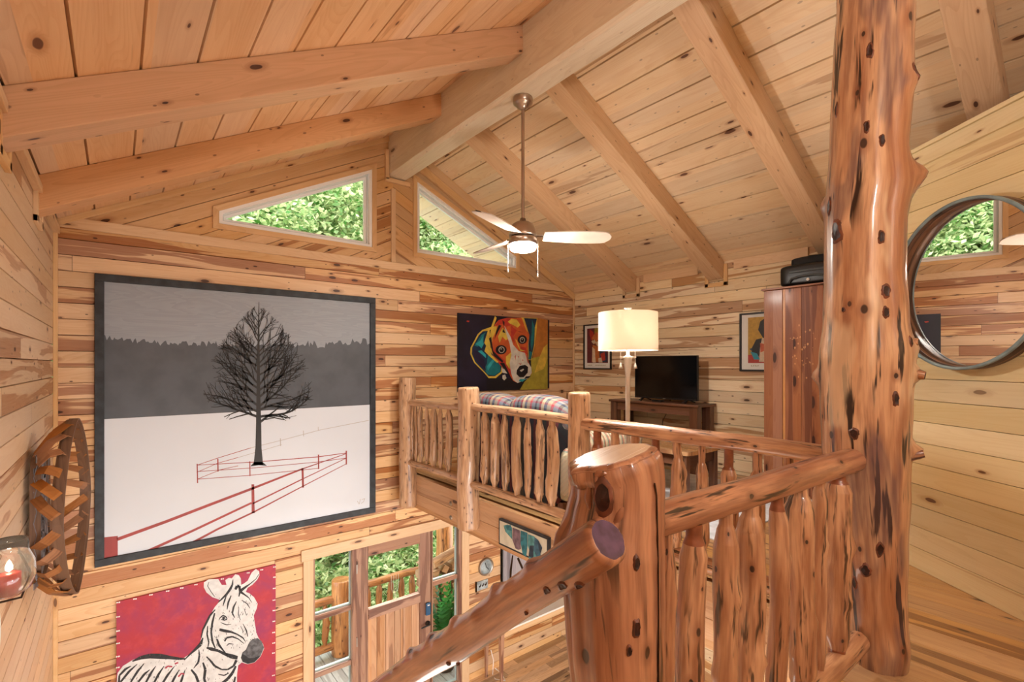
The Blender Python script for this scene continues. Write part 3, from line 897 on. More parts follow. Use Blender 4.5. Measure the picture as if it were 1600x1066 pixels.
def side(name, x0, x1, zs):
    root = thing(name, '', 'window', ((x0 + x1) / 2, YA, ZG)); del root['label']; del root['category']; root['kind'] = 'structure'
    for i in range(len(zs) - 1):
        za, zb = zs[i], zs[i + 1]
        if i:
            bx(x0, x1, YA + 0.0, YA + 0.1, zb - 0.0, zb, 0)
        m = MB()
        bx(x0, x1, YA + 0.02, YA + 0.08, zb, zb + 0.055, 0, m)
        m.build('crossbar', 'door_dk', root, bevel=0.003)
        m = MB()
        zl, zh = zb + 0.055, za
        t = 0.011
        bx(x0, x0 + t, YA + 0.04, YA + 0.07, zl, zh, 2, m); bx(x1 - t, x1, YA + 0.04, YA + 0.07, zl, zh, 2, m)
        bx(x0 + t, x1 - t, YA + 0.04, YA + 0.07, zl, zl + t * 1.6, 0, m); bx(x0 + t, x1 - t, YA + 0.04, YA + 0.07, zh - t, zh, 0, m)
        m.build('glazing_bead', 'bead', root)
        m = MB(); m.face([(x0 + t, YA + 0.055, zl + t), (x1 - t, YA + 0.055, zl + t), (x1 - t, YA + 0.055, zh - t), (x0 + t, YA + 0.055, zh - t)], [(0, 0)] * 4)
        m.build('pane', 'glass', root)
zA = Zat(520, 964); zB = Zat(520, 1052)
side('window_3', SLX0, SLX1, [hz, zA, zB, ZG])
zA2 = Zat(697, 911)
side('window_4', SRX0, SRX1, [hz, zA2, Zat(697, 1000), ZG])
door = thing('door_1', '', 'door', ((DX0 + DX1) / 2, YA, ZG)); del door['label']; del door['category']; door['kind'] = 'structure'
gx0 = onY(576, 900, YA).x; gx1 = onY(657, 900, YA).x
gz1 = Zat(576, 870.5); gz0 = Zat(576, 953)
m = MB(); bx(DX0, gx0, YA + 0.01, YA + 0.055, ZG + 0.01, hz, 2, m); bx(gx1, DX1, YA + 0.01, YA + 0.055, ZG + 0.01, hz, 2, m)
m.build('stile', 'door_dk', door, bevel=0.004)
m = MB(); bx(gx0, gx1, YA + 0.01, YA + 0.055, gz1, hz - 0.0, 0, m); m.build('top_rail', 'door_dk', door, bevel=0.004)
m = MB(); bx(gx0, gx1, YA - 0.005, YA + 0.06, gz0 - 0.115, gz0, 0, m); m.build('middle_rail', 'door_dk', door, bevel=0.008)
m = MB(); k = 6
for i in range(k):
    xa = gx0 + (gx1 - gx0) * i / k; xb = gx0 + (gx1 - gx0) * (i + 1) / k
    bx(xa + 0.002, xb - 0.002, YA + 0.025, YA + 0.05, ZG + 0.12, gz0 - 0.11, 2, m)
m.build('plank_panel', 'door', door, bevel=0.004)
m = MB(); bx(gx0, gx1, YA + 0.01, YA + 0.055, ZG + 0.01, ZG + 0.13, 0, m); m.build('bottom_rail', 'door_dk', door, bevel=0.004)
m = MB(); m.face([(gx0, YA + 0.035, gz0), (gx1, YA + 0.035, gz0), (gx1, YA + 0.035, gz1), (gx0, YA + 0.035, gz1)], [(0, 0)] * 4); m.build('pane', 'glass', door)
pk = onY(668, 951, YA)
m = MB().box((pk.x, YA - 0.012, pk.z), (0.062, 0.03, 0.15)); kp = m.build('keypad_lock', 'keypad', door, bevel=0.01)
MB().box((pk.x, YA - 0.029, pk.z + 0.05), (0.03, 0.004, 0.012)).build('lock_display', 'white', kp)
pk2 = onY(668, 974, YA)
m = MB().lathe((pk2.x, YA - 0.0, pk2.z), [(0.03, 0.0), (0.032, -0.012), (0.026, -0.02), (0.012, -0.03), (0.012, -0.05)], 16, axis='Y')
m.tube([(pk2.x, YA - 0.05, pk2.z), (pk2.x - 0.05, YA - 0.055, pk2.z), (pk2.x - 0.11, YA - 0.05, pk2.z - 0.008)], [0.011, 0.010, 0.008], 10)
m.build('door_lever', 'black', door)
m = MB()
for zz in (-2.25, -3.05, -3.85):
    m.box((DX0 - 0.004, YA + 0.0, zz), (0.03, 0.012, 0.1))
m.build('hinge', 'bolt', door)

# ================================================================== LOGS, POSTS AND RAILINGS
def curve_pts(p0, p1, n=6, wob=0.0, seed=0):
    p0, p1 = Vector(p0), Vector(p1); rs = random.Random(seed)
    out = []
    for i in range(n + 1):
        t = i / n
        o = Vector((rs.uniform(-1, 1), rs.uniform(-1, 1), rs.uniform(-1, 1))) * wob if 0 < i < n else Vector()
        out.append(p0.lerp(p1, t) + o)
    return out

from mathutils.bvhtree import BVHTree
def knot_disc(parent, p, n, r, name='knot', rz=1.25, irr=0.38):
    """a dark knot that hugs the log's skin: every point of it is dropped onto the log's surface"""
    n = Vector(n).normalized()
    a = Vector((0, 0, 1)); a = (a - n * a.dot(n)).normalized(); b = n.cross(a)
    bvh = BVHS.get(parent.name)
    m = MB(); P = []; UV = []
    seed = p[0] * 13 + p[2] * 7
    for (rr, h) in ((1.7, -0.004), (1.4, 0.001), (1.2, 0.0030), (1.0, 0.0042), (0.85, 0.0032), (0.45, 0.0028), (0.02, 0.0034)):
        row = []
        for k in range(18):
            t = 2 * math.pi * k / 18
            q = rr * r * (1 + irr * noise.noise(Vector((math.cos(t) * 1.9, math.sin(t) * 1.9, seed + rr * .4)))) * (0.82 + 0.25 * abs(math.cos(t)) ** 3)
            o = Vector(p) + a * math.cos(t) * q * rz + b * math.sin(t) * q
            if bvh:
                hit = bvh.ray_cast(o + n * 0.08, -n, 0.2)
                if hit[0] is not None: o = hit[0]
            row.append(o + n * h)
        P.append(row); UV.append([(rr * r, k * 0.01) for k in range(19)])
    m.grid(P[:4], UV[:4], 1, closed=True); m.grid(P[3:], UV[3:], 0, closed=True)
    return m.build(name, ['knot', 'knotrim'], parent)
BVHS = {}
def skin_of(parent, m): BVHS[parent.name] = BVHTree.FromPolygons(m.v, m.f)

# ---- the big cedar trunk that carries the ridge
tx, ty = 2.455, 0.668
def trunk_c(v, ul, ur, f=2.06):
    uc = (ul + ur) / 2
    return atF(uc, v, f), (ur - ul) / 2 / F * f
prof = [(-120, 1322, 1424), (0, 1318, 1419), (70, 1312, 1416), (150, 1308, 1415), (235, 1304, 1408), (300, 1300, 1412), (345, 1296, 1404),
        (430, 1295, 1402), (500, 1294, 1406), (560, 1288, 1412), (620, 1289, 1410), (700, 1292, 1408), (770, 1300, 1409), (850, 1310, 1408), (930, 1322, 1408), (1000, 1330, 1408), (1024, 1332, 1408)]
pts = []; rad = []
for (v, a_, b_) in prof:
    p, r = trunk_c(v, a_, b_)
    pts.append(p); rad.append(r * 0.99)
pts[0].z = 2.15
pts[-1].z = ZU
ref0 = 0
tr = thing('tree_trunk_post', 'gnarled full-height cedar trunk with dark knots, standing in front of the round mirror', 'log post', (tx, ty, ZU))
# angle 0 is world +X projected; the camera side is the direction to the origin
m = MB()
L_at = lambda v: (pts[0].z - (HOR - v) / F * 2.06)
rsd = Vector((RX, 0, 0))
def ang_of(vec):     # angle used by MB.log for a vertical log going down: ref = +X, b = t x ref
    x = vec.x; b = Vector((0, 0, -1)).cross(Vector((1, 0, 0)))
    return math.atan2(Vector(vec).dot(b), x)
_d = Vector((tx, ty, 0)).normalized()
right = Vector((_d.y, -_d.x, 0)); left = -right; tocam = -_d
bumps = [(L_at(285), ang_of(right), 0.052, 0.045), (L_at(150), ang_of(right * 0.9 + tocam * 0.4), 0.022, 0.035), (L_at(360), ang_of(left * 0.6 + tocam), 0.02, 0.03),
         (L_at(545), ang_of(right), 0.02, 0.04), (L_at(585), ang_of(right), 0.035, 0.03), (L_at(700), ang_of(right), 0.045, 0.03), (L_at(590), ang_of(left), 0.03, 0.03),
         (L_at(320), ang_of(left), 0.02, 0.04), (L_at(670), ang_of(tocam * 1 + left * 0.2), 0.014, 0.03), (L_at(870), ang_of(tocam + left * 0.1), 0.012, 0.04), (L_at(1000), ang_of(right + tocam), 0.02, 0.08), (L_at(1010), ang_of(tocam), 0.015, 0.06)]
# log built from the top down
m.log(pts, rad, seg=64, amp=0.024, flute=0.03, seed=3.1, bumps=bumps, step=0.02, nscale=1.6)
skin_of(tr, m)
m.build('trunk', 'logpost', tr)
def on_trunk(u, v, r, rz=1.3, nm='knot'):
    # point on the camera-facing skin of the trunk at this height
    for i in range(len(prof) - 1):
        if prof[i][0] <= v <= prof[i + 1][0]:
            t = (v - prof[i][0]) / (prof[i + 1][0] - prof[i][0])
            c = pts[i].lerp(pts[i + 1], t); R = rad[i] * (1 - t) + rad[i + 1] * t
    s_ = max(-0.92, min(0.92, (u - (800 + F * ((c.x * FY - c.y * FX) / (c.x * FX + c.y * FY)))) / F * 2.06 / R))
    n_ = right * s_ + tocam * math.sqrt(1 - s_ * s_)
    return knot_disc(tr, c + n_ * (R * 1.0 + 0.002) + Vector((0, 0, 0)), n_ + Vector((0, 0, 0.0)), r, nm, rz)
for (u, v, r, rz) in ((1360, 105, .011, 2.0), (1355, 218, .009, 2.2), (1373, 242, .010, 1.8), (1317, 366, .022, 1.5), (1371, 384, .011, 1.6), (1377, 463, .016, 1.2), (1377, 494, .013, 1.2),
                      (1325, 487, .006, 1.2), (1339, 671, .015, 1.1), (1371, 841, .013, 1.6), (1355, 876, .017, 1.2), (1341, 903, .010, 1.8), (1318, 172, .010, 2.2), (1410, 536, .012, 1.2), (1388, 620, .010, 2.0), (1306, 322, .012, 2.2), (1413, 140, .012, 2.2)):
    on_trunk(u, v, r, rz)
# broken branch stubs
def stub(parent, p, d, L, r, mat=('logpost', 'knot')):
    d = Vector(d).normalized(); p = Vector(p)
    m = MB().log([p - d * 0.03, p + d * L * 0.5, p + d * L], [r * 1.7, r * 1.15, r * 0.9], seg=14, amp=0.12, seed=p.z, step=0.008, capmi=1)
    return m.build('branch_stub', list(mat), parent)
def skin(v, side):
    for i in range(len(prof) - 1):
        if prof[i][0] <= v <= prof[i + 1][0]:
            t = (v - prof[i][0]) / (prof[i + 1][0] - prof[i][0])
            return pts[i].lerp(pts[i + 1], t) + side * (rad[i] * (1 - t) + rad[i + 1] * t)
stub(tr, skin(705, right), right + Vector((0, 0, 0.25)), 0.04, 0.018)
stub(tr, skin(584, right), right + tocam * .2 + Vector((0, 0, -0.2)), 0.035, 0.017)
stub(tr, skin(536, right), right + tocam * .3, 0.02, 0.014)
stub(tr, skin(592, left), left + tocam * .3 + Vector((0, 0, 0.1)), 0.015, 0.016)

# ---- big foreground newel
right = Vector((FY, -FX, 0)); left = -right; tocam = Vector((-FX, -FY, 0))
nf = 1.076
nprof = [(717, 886, 1024), (729, 884, 1032), (742, 893, 1033), (775, 892, 1033), (810, 884, 1033), (850, 872, 1033), (885, 877, 1033), (930, 880, 1034), (1000, 884, 1034), (1066, 891, 1035), (1150, 890, 1034), (1320, 888, 1036), (1700, 884, 1036)]
npts = []; nrad = []
for (v, a_, b_) in nprof:
    npts.append(atF((a_ + b_) / 2, v, nf)); nrad.append((b_ - a_) / 2 / F * nf)
newel = thing('newel_post', 'thick lacquered log newel post with sawn flat top, at the head of the stairs', 'newel post', (npts[-1].x, npts[-1].y, npts[-1].z))
m = MB()
zt = npts[0].z
npts2 = [p.copy() for p in npts]
Ln = lambda v: zt - (HOR - v) / F * nf
m.log([p for p in npts2], nrad, seg=72, amp=0.02, flute=0.035, seed=8.2, step=0.012, cap=False, nscale=1.5,
      bumps=[(Ln(760), ang_of(tocam + left * 0.45), 0.012, 0.035), (Ln(718), ang_of(left + tocam * .5), 0.014, 0.012), (Ln(855), ang_of(left), 0.014, 0.03), (Ln(790), ang_of(tocam + left * .1), -0.006, 0.05)])
# rounded shoulder into the sawn top
c0 = npts2[0]; row0 = [Vector(m.v[k]) for k in range(72)]
P = [row0]; UV = [[(0, k * 0.01) for k in range(73)]]
for (q, dz) in ((0.985, 0.004), (0.95, 0.0075), (0.90, 0.0095), (0.84, 0.0105)):
    P.append([c0 + (r - c0) * q + Vector((0, 0, dz)) for r in row0]); UV.append([(-q, k * 0.01) for k in range(73)])
m.grid([r for r in P[::-1]], UV[::-1], 0, closed=True)
skin_of(newel, m)
m.build('post_body', 'log', newel)
mt = MB(); mt.face([r for r in P[-1]][::-1], [(r.x, r.y) for r in P[-1]][::-1]); mt.v = [(a, b, c) for a, b, c in mt.v]
top = mt.build('sawn_top', 'saw', newel)
m_ = MB()
# the drying crack down the right of the face
def nskin(u, v, lift=0.0):
    for i in range(len(nprof) - 1):
        if nprof[i][0] <= v <= nprof[i + 1][0]:
            t = (v - nprof[i][0]) / (nprof[i + 1][0] - nprof[i][0])
            c = npts[i].lerp(npts[i + 1], t); R = nrad[i] * (1 - t) + nrad[i + 1] * t
            s_ = (u - (800 + F * (right.dot(c) / (c.x * FX + c.y * FY)))) / F * nf / R
            s_ = max(-.97, min(.97, s_ * 0.95))
            n_ = right * s_ + tocam * math.sqrt(1 - s_ * s_)
            return c + n_ * (R + lift), n_
cr = [(1009, 742), (1013, 760), (1014, 800), (1015, 850), (1016, 900), (1016, 960), (1016, 1020), (1015, 1100), (1016, 1300)]
for i in range(len(cr) - 1):
    (p, n1), (q, n2) = nskin(*cr[i], 0.0015), nskin(*cr[i + 1], 0.0015)
    s1, s2 = Vector((0, 0, 1)).cross(n1) * 0.0016, Vector((0, 0, 1)).cross(n2) * 0.0016
    m_.face([p - s1, p + s1, q + s2, q - s2], [(0, 0)] * 4)
    m_.face([p + s1, p + s1 - n1 * .004, q + s2 - n2 * .004, q + s2], [(0, 0)] * 4)
m_.build('drying_crack', 'knot', newel)
p, n_ = nskin(930, 760, -0.002); knot_disc(newel, p, n_, 0.018, 'knot', 1.5, irr=0.10)
# carved-looking rim round the large knot
m = MB()
a = Vector((0, 0, 1)); b = n_.cross(a)
for rr, hh in ((0.036, 0.004),):
    ring = []
    for k in range(25):
        t = 2 * math.pi * k / 24
        ring.append(p + a * math.cos(t) * rr * 1.5 + a * (-0.006) + b * math.sin(t) * rr * 0.95 + n_ * (hh - 0.012 * abs(math.sin(t))))
    m.tube(ring, [0.0065 + 0.003 * math.sin(k * 1.3) for k in range(25)], 8, cap=False)
m.build('knot_collar', 'log', newel)
for (u, v, r) in ((975, 848, .007), (965, 972, .005), (940, 1040, .006), (975, 940, .008)):
    p, n_ = nskin(u, v, 0.0); knot_disc(newel, p, n_, r, 'knot', 1.6)

# ---- spindle with pencil-sharpened ends and dark tenons
def spindle(parent, top, bot, r, seed, mat='spindle', seg=20, neck=0.42, taper=0.055, detailed=True, bare=0.0, nl=0.035):
    top, bot = Vector(top), Vector(bot)
    L = (top - bot).length
    rs = random.Random(seed)
    t1 = taper * rs.uniform(0.8, 1.35); t0 = taper * rs.uniform(0.8, 1.3)
    nk = r * neck
    prof_ = [(0.0, nk * 1.15), (0.035, nk * 1.2), (0.035 + t0, r * 0.98), (0.035 + t0 + 0.012, r), (L * 0.5, r * rs.uniform(0.92, 1.08)), (L - nl - t1 - 0.018, r * rs.uniform(0.92, 1.04)), (L - nl - 0.005 - t1, r * 0.96), (L - nl - t1 * .35, nk * 1.5), (L - nl, nk * 1.15), (L, nk * 1.1)]
    d = (top - bot).normalized()
    ax = Vector((1, 0, 0)); by = d.cross(ax).normalized(); ax = by.cross(d)
    m = MB()
    ss = sorted(set([p_[0] for p_ in prof_] + [L * k / 36 for k in range(37)]))
    P = []; UV = []
    bm_ = [(rs.uniform(.2, .8) * L, rs.uniform(0, 6.28), rs.uniform(.1, .35) * r, rs.uniform(.012, .03)) for _ in range(5)]
    wob = [rs.uniform(-1, 1) * 0.010 for _ in range(4)]
    for x in ss:
        for i in range(1, len(prof_)):
            if x <= prof_[i][0] + 1e-9:
                q = (x - prof_[i - 1][0]) / max(1e-9, prof_[i][0] - prof_[i - 1][0])
                R0 = prof_[i - 1][1] * (1 - q) + prof_[i][1] * q; break
        body = 1.0 if 0.08 < x < L - 0.08 else 0.3
        off = ax * (wob[0] * math.sin(x * 7 + seed) * body) + by * (wob[1] * math.sin(x * 6 + seed * 2) * body)
        row = []
        for k in range(seg):
            a = 2 * math.pi * k / seg; c_, s_ = math.cos(a), math.sin(a)
            nz = noise.noise(Vector((c_ * .9 + seed * 3.1, s_ * .9, x * 4.5))) * 0.16 + noise.noise(Vector((c_ * 3 + seed, s_ * 3, x * 1.8))) * 0.10
            R = R0 * (1 + nz * body)
            for (bt, ba, bh, bw) in bm_:
                da = (a - ba + math.pi) % (2 * math.pi) - math.pi
                q = ((x - bt) / bw) ** 2 + (da * R0 / bw) ** 2
                if q < 6: R += bh * math.exp(-q)
            row.append(bot + d * x + off + (ax * c_ + by * s_) * R)
        P.append(row); UV.append([(x + seed * 1.37, 2 * math.pi * r * k / seg + seed) for k in range(seg + 1)])
    # body in one, tenon tips darker
    i0 = 2; 
    m.grid(P, UV, 0, closed=True)
    # colour the narrow necks
    n_seg = seg
    for fi in range(len(m.f)):
        rowi = fi // n_seg
        xm = ss[min(rowi + 1, len(ss) - 1)]
        if (seed % 3 == 0) and (xm < 0.035 + t0 * 0.30 or xm > L - nl - t1 * 0.3): m.mi[fi] = 1
    return m.build('baluster', [mat, 'cut' if detailed else mat], parent)

# ---- near railing from newel to trunk (runs across, Y about 0.69)
YN = 0.685
rail = thing('log_railing', 'near log railing with fat spindles joining the newel post to the big trunk', 'railing', (1.65, YN, ZU))
pa = Vector((npts[0].x + 0.07, YN + 0.02, -0.372)); pb = Vector((tx - 0.105, YN - 0.01, -0.383))
MB().log(curve_pts(pa, pb, 5, 0.005, 3), [0.041, 0.043, 0.044, 0.046, 0.048, 0.047], seg=32, amp=0.03, flute=0.025, seed=1.7, step=0.02, nscale=2.0).build('top_rail', 'log', rail)
pa2 = Vector((npts[0].x + 0.08, YN + 0.01, -1.15)); pb2 = Vector((tx - 0.10, YN - 0.01, -1.128))
MB().log(curve_pts(pa2, pb2, 5, 0.005, 4), [0.04] * 6, seg=24, amp=0.04, flute=0.02, seed=2.7, step=0.03).build('bottom_rail', 'spindle', rail)
for i, (u, w) in enumerate(((1043, 28), (1084, 43), (1134, 36), (1172, 42), (1214, 30), (1250, 42), (1280, 24), (1308, 40))):
    p = onY(u, 900, YN)
    f = p.x * FX + p.y * FY
    r = w / 2 / F * f * 0.97
    spindle(rail, (p.x, YN, -0.405), (p.x, YN, -1.125), r, 11 + i, 'spindle', seg=26, neck=0.52, taper=0.045)

# ---- handrail going down the stairs
HX = 0.712
h0 = Vector((HX, 0.598, -0.325)); dslope = 0.80
hp = [h0 + Vector((0, t, -dslope * t)) for t in (0, .25, .5, .75, 1.0, 1.4, 1.9, 2.6, 3.3)]
for i, o_ in enumerate((0, .004, -.006, .004, -.006, .004, -.004, 0, 0)): hp[i] += Vector((o_, 0, o_))
hr = thing('stair_handrail', 'glossy knobbly log handrail descending to the left from the newel post', 'handrail', tuple(h0))
cl = math.sqrt(1 + dslope ** 2)
def hang(vx, vup):   # angle on this log: ref = up-ish
    return math.atan2(vx, vup)
bl = []
rs = random.Random(5)
for (u, v, hgt, w) in ((795, 925, .014, .022), (730, 960, .012, .022), (850, 890, .010, .022), (690, 1000, .012, .025), (655, 1020, .012, .02), (760, 985, -.004, .02)):
    # distance along from the column of the photo
    r_ = ratio(u)
    Yv = (FY - FX * r_) * HX / (FX + FY * r_)
    bl.append(((Yv - h0.y) * cl, hang(-0.35, 0.9), hgt, w))
    bl.append(((Yv - h0.y) * cl + 0.09, hang(-1.0, 0.1) + rs.uniform(-.8, .8), hgt * .5, w))
hm = MB().log(hp, [0.046, 0.047, 0.048, 0.047, 0.048, 0.047, 0.046, 0.044, 0.042], seg=40, amp=0.035, flute=0.03, seed=4.4, bumps=bl, step=0.012, capmi=1, round_end=0.018, nscale=3.0)
skin_of(hr, hm)
hm.build('rail_log', ['log', 'endgrain_reflect'], hr)
for (u, v, r) in ((834, 905, .006), (857, 897, .008), (885, 911, .0085), (805, 946, .004), (690, 1015, .006), (703, 1032, .005)):
    rr_ = ratio(u); Yv = (FY - FX * rr_) * (HX - 0.03) / (FX + FY * rr_)
    c = Vector((HX, Yv, h0.z - dslope * (Yv - h0.y)))
    f = c.x * FX + c.y * FY
    zz = (HOR - v) / F * f
    q = max(-0.8, min(0.8, (zz - c.z) / 0.044))
    n_ = (Vector((-FX, -FY, 0)) * math.sqrt(1 - q * q) + Vector((0, 0, 1)) * q)
    knot_disc(hr, c + n_ * 0.043, n_, r, 'knot', 1.1)

# ---- loft edge: three posts, three runs of railing
XP = 2.555
def yrail(u): return onX(u, 650, XP).y
def lpost(name, u0, u1, vt, zb, lab, seed, flat=False, X=XP, **kw):
    y = onX((u0 + u1) / 2, 650, X).y
    f = FX * X + FY * y
    r = (u1 - u0) / 2 / F * f
    zt_ = (HOR - vt) / F * f
    root = thing(name, lab, 'railing post', (X, y, zb))
    MB().log(curve_pts((X, y, zt_), (X, y, zb), 6, 0.006, seed), [r * 0.98, r, r * 1.0, r * 1.02, r * 1.04, r * 1.04, r * 1.02], seg=28, amp=0.03, flute=0.03, seed=seed, step=0.03, round_end=0.02, capmi=1).build('post_log', ['spindle_far', 'saw'], root)
    for zz, du in ((zb + 0.10, .3), (zb + 0.17, -.2), (zb + 0.24, .2)):
        if zb > -1.6:
            n_ = Vector((-FX, -FY, 0)); 
            b_ = MB().lathe((X - r * 0.75, y - r * 0.72 + du * 0.05, zz), [(0.006, 0), (0.006, 0.003)], 8, axis='X')
            b_.build('screw_hole', 'black', root)
    return root, y, r
P1, y1, r1 = lpost('railing_post', 624, 650, 590, -1.60, 'peeled log railing post standing against the gable wall', 21)
P2, y2, r2 = lpost('railing_post', 715, 749, 605, -1.53, 'peeled log railing post overlapping the loft edge beam, in front of the dog painting', 22)
P3, y3, r3 = lpost('railing_post', 888, 922, 613, -1.60, 'peeled log railing post right behind the big newel post', 23)
def section(lab, ya, yb_, zt0, zt1, zb0, zb1, rt, items, seed, detailed, mat, X=XP):
    root = thing('log_railing', lab, 'railing', (X, (ya + yb_) / 2, ZU))
    MB().log(curve_pts((X, ya, zt0), (X, yb_, zt1), 6, 0.006, seed), [rt] * 7, seg=24, amp=0.05, flute=0.03, seed=seed, step=0.03).build('top_rail', 'spindle_far' if not detailed else 'spindle', root)
    MB().log(curve_pts((X - .01, ya, zb0), (X - .01, yb_, zb1), 6, 0.006, seed + 1), [rt * .98] * 7, seg=24, amp=0.05, flute=0.03, seed=seed + .5, step=0.03).build('bottom_rail', 'spindle_far' if not detailed else 'spindle', root)
    for i, (u, w) in enumerate(items):
        y = onX(u, 680, X).y
        f = FX * X + FY * y
        t = (y - ya) / (yb_ - ya)
        spindle(root, (X, y, zt0 + (zt1 - zt0) * t - rt * .7), (X, y, zb0 + (zb1 - zb0) * t + rt * .6), w / 2 / F * f, seed * 10 + i, mat, seg=16, detailed=detailed, neck=0.5, taper=0.045, nl=0.10 if detailed else 0.035)
    return root
section('log railing section nearest the gable wall, with seven thin spindles', y1 - r1 * .7, y2 + r2 * .7, -.425, -.405, -1.09, -1.09, .034,
        ((644.5, 5.5), (650, 6), (657.5, 8.5), (667, 7), (677.5, 12), (688.5, 8), (701, 12)), 31, False, 'spindle_far')
section('log railing section in front of the plaid sofa back, with seven spindles', y2 - r2 * .7, y3 + r3 * .7, -.39, -.40, -1.10, -1.10, .036,
        ((757.6, 15), (773.4, 14.5), (788.6, 12.5), (807.5, 16), (824.6, 11), (843, 14.5), (862.7, 18)), 32, False, 'spindle_far')
section('log railing section running from behind the newel post to the big trunk', y3 - r3 * .7, ty + 0.11, -.415, -.42, -1.10, -1.11, .045,
        ((933, 22), (961, 22), (992, 23), (1024, 22), (1057, 23), (1097, 19), (1139, 25), (1183, 25), (1232, 26)), 33, True, 'spindle')

# ================================================================== CEILING FAN
fy = 3.03; fxp = XR + 0.012; zb_ = ZRB + 0.003
fan = thing('ceiling_fan', 'brushed nickel ceiling fan with white light bowl hanging from the ridge beam', 'ceiling fan', (fxp, fy, 0.92))
m = MB().lathe((fxp, fy, zb_), [(0.0, 0.0), (0.078, 0.0), (0.080, -0.01), (0.080, -0.045), (0.072, -0.052), (0.066, -0.058), (0.052, -0.062), (0.048, -0.078), (0.03, -0.085), (0.02, -0.098), (0.0, -0.098)], 32)
m.build('ceiling_canopy', 'nickel', fan)
zm = 1.155
MB().tube([(fxp, fy, zb_ - 0.09), (fxp, fy, zm - 0.02)], 0.0135, 14).build('down_rod', 'nickel', fan)
m = MB().lathe((fxp, fy, zm), [(0.0, 0.02), (0.022, 0.02), (0.026, 0.0), (0.05, -0.008), (0.085, -0.03), (0.105, -0.065), (0.112, -0.11), (0.112, -0.125), (0.0, -0.125)], 36)
m.build('motor_housing', 'nickel', fan)
MB().lathe((fxp, fy, zm - 0.125), [(0.100, 0.0), (0.100, -0.012), (0.0, -0.012)], 36).build('dark_gap_ring', 'nickel_dk', fan)
MB().lathe((fxp, fy, zm - 0.137), [(0.0, 0.0), (0.114, 0.0), (0.116, -0.01), (0.116, -0.05), (0.108, -0.056), (0.0, -0.056)], 36).build('light_ring', 'nickel', fan)
M['bowl'] = plain('lit_opal_glass', 'FFFFFF', 0.3, emit='FFF6EA', es=330.0, var=0.0)
MB().lathe((fxp, fy, zm - 0.193), [(0.106, 0.0), (0.107, -0.015), (0.104, -0.032), (0.094, -0.044), (0.07, -0.050), (0.0, -0.052)], 36).build('light_bowl', 'bowl', fan)
az0 = math.atan2(-FX, FY)     # camera right in plan
for k in range(3):
    a = az0 + math.radians(4) + k * 2 * math.pi / 3
    d = Vector((math.cos(a), math.sin(a), 0)); s_ = Vector((-math.sin(a), math.cos(a), 0))
    zb2 = zm - 0.118
    nb = 16
    P = []; Pb = []; UV = []
    for i in range(nb + 1):
        t = i / nb; x = 0.17 + 0.55 * t
        w = 0.062 + 0.028 * math.sin(math.pi * min(1, t * 1.1) * 0.75)
        if t > 0.88: w *= math.sqrt(max(0.0, 1 - ((t - 0.88) / 0.125) ** 2))
        row = []; rowb = []
        for j in range(7):
            q = (j / 3 - 1) * w
            p = Vector((fxp, fy, zb2)) + d * x + s_ * q + Vector((0, 0, -q * 0.27))
            row.append(p); rowb.append(p - Vector((0, 0, 0.008)))
        P.append(row); Pb.append(rowb[::-1]); UV.append([(x, j * .02) for j in range(15)])
    full = [a_ + b_ for a_, b_ in zip(P, Pb)]
    m = MB(); m.grid(full, UV, 0, closed=True, smooth=False)
    m.face(full[0], [(0, 0)] * 14)
    bl_ = m.build('blade', 'blade', fan)
    m = MB()
    c = Vector((fxp, fy, zb2 + 0.002))
    m.bar(c + d * 0.09, c + d * 0.20, 0.045, 0.008)
    m.bar(c + d * 0.17 - s_ * 0.03, c + d * 0.17 + s_ * 0.03, 0.03, 0.007)
    m.build('blade_iron', 'nickel', bl_, bevel=0.003)
cam_r = Vector((FY, -FX, 0))
for s_, zl in ((-1, 0.735), (1, 0.70)):
    c = Vector((fxp, fy, zm - 0.16)) + cam_r * 0.121 * s_
    m = MB().tube([c, (c.x, c.y, zl + 0.03)], 0.0022, 6)
    m.lathe((c.x, c.y, zl), [(0, 0), (0.007, 0.004), (0.0075, 0.022), (0.003, 0.032), (0, 0.034)], 10)
    m.build('pull_chain', 'chain', fan)

# ================================================================== FLOOR LAMP
lx, ly = FR(3.5, 0.825).x, FR(3.5, 0.825).y
lamp = thing('floor_lamp', 'tall brushed metal floor lamp with lit cream drum shade beside the sofa', 'floor lamp', (lx, ly, ZU))
MB().lathe((lx, ly, ZU), [(0, 0), (0.15, 0), (0.15, 0.012), (0.13, 0.022), (0.05, 0.035), (0.022, 0.06), (0, 0.06)], 32).build('base', 'nickel', lamp)
zs0, zs1 = 0.098, 0.368
MB().lathe((lx, ly, ZU + 0.04), [(0.015, 0), (0.016, 0.3), (0.0165, 0.9), (0.018, 1.12), (0.030, 1.24), (0.034, 1.255), (0.02, 1.26), (0.012, 1.27), (0.012, 1.46)], 20).build('pole', 'pewter', lamp)
m = MB()
m.bar(Vector((lx, ly, 0.052)) - cam_r * 0.058, Vector((lx, ly, 0.052)) + cam_r * 0.058, 0.012, 0.010)
arm = m.build('crossbar', 'pewter', lamp)
for s_ in (-1, 1):
    c = Vector((lx, ly, 0.052)) + cam_r * 0.052 * s_
    m = MB().tube([(c.x, c.y, 0.13), (c.x, c.y, 0.01)], 0.002, 6)
    m.lathe((c.x, c.y, -0.018), [(0, -0.012), (0.016, -0.012), (0.011, 0.006), (0.006, 0.022), (0.004, 0.03), (0, 0.03)], 12)
    m.build('pull_cord', 'pewter', lamp)
R_ = 0.2096
m = MB().lathe((lx, ly, 0), [(R_, zs0), (R_ * 0.995, zs0 + 0.003), (R_ - 0.003, zs1 - 0.003), (R_ - 0.004, zs1), (R_ - 0.007, zs1 - 0.002), (R_ - 0.004, zs0 + 0.002), (R_, zs0)], 56)
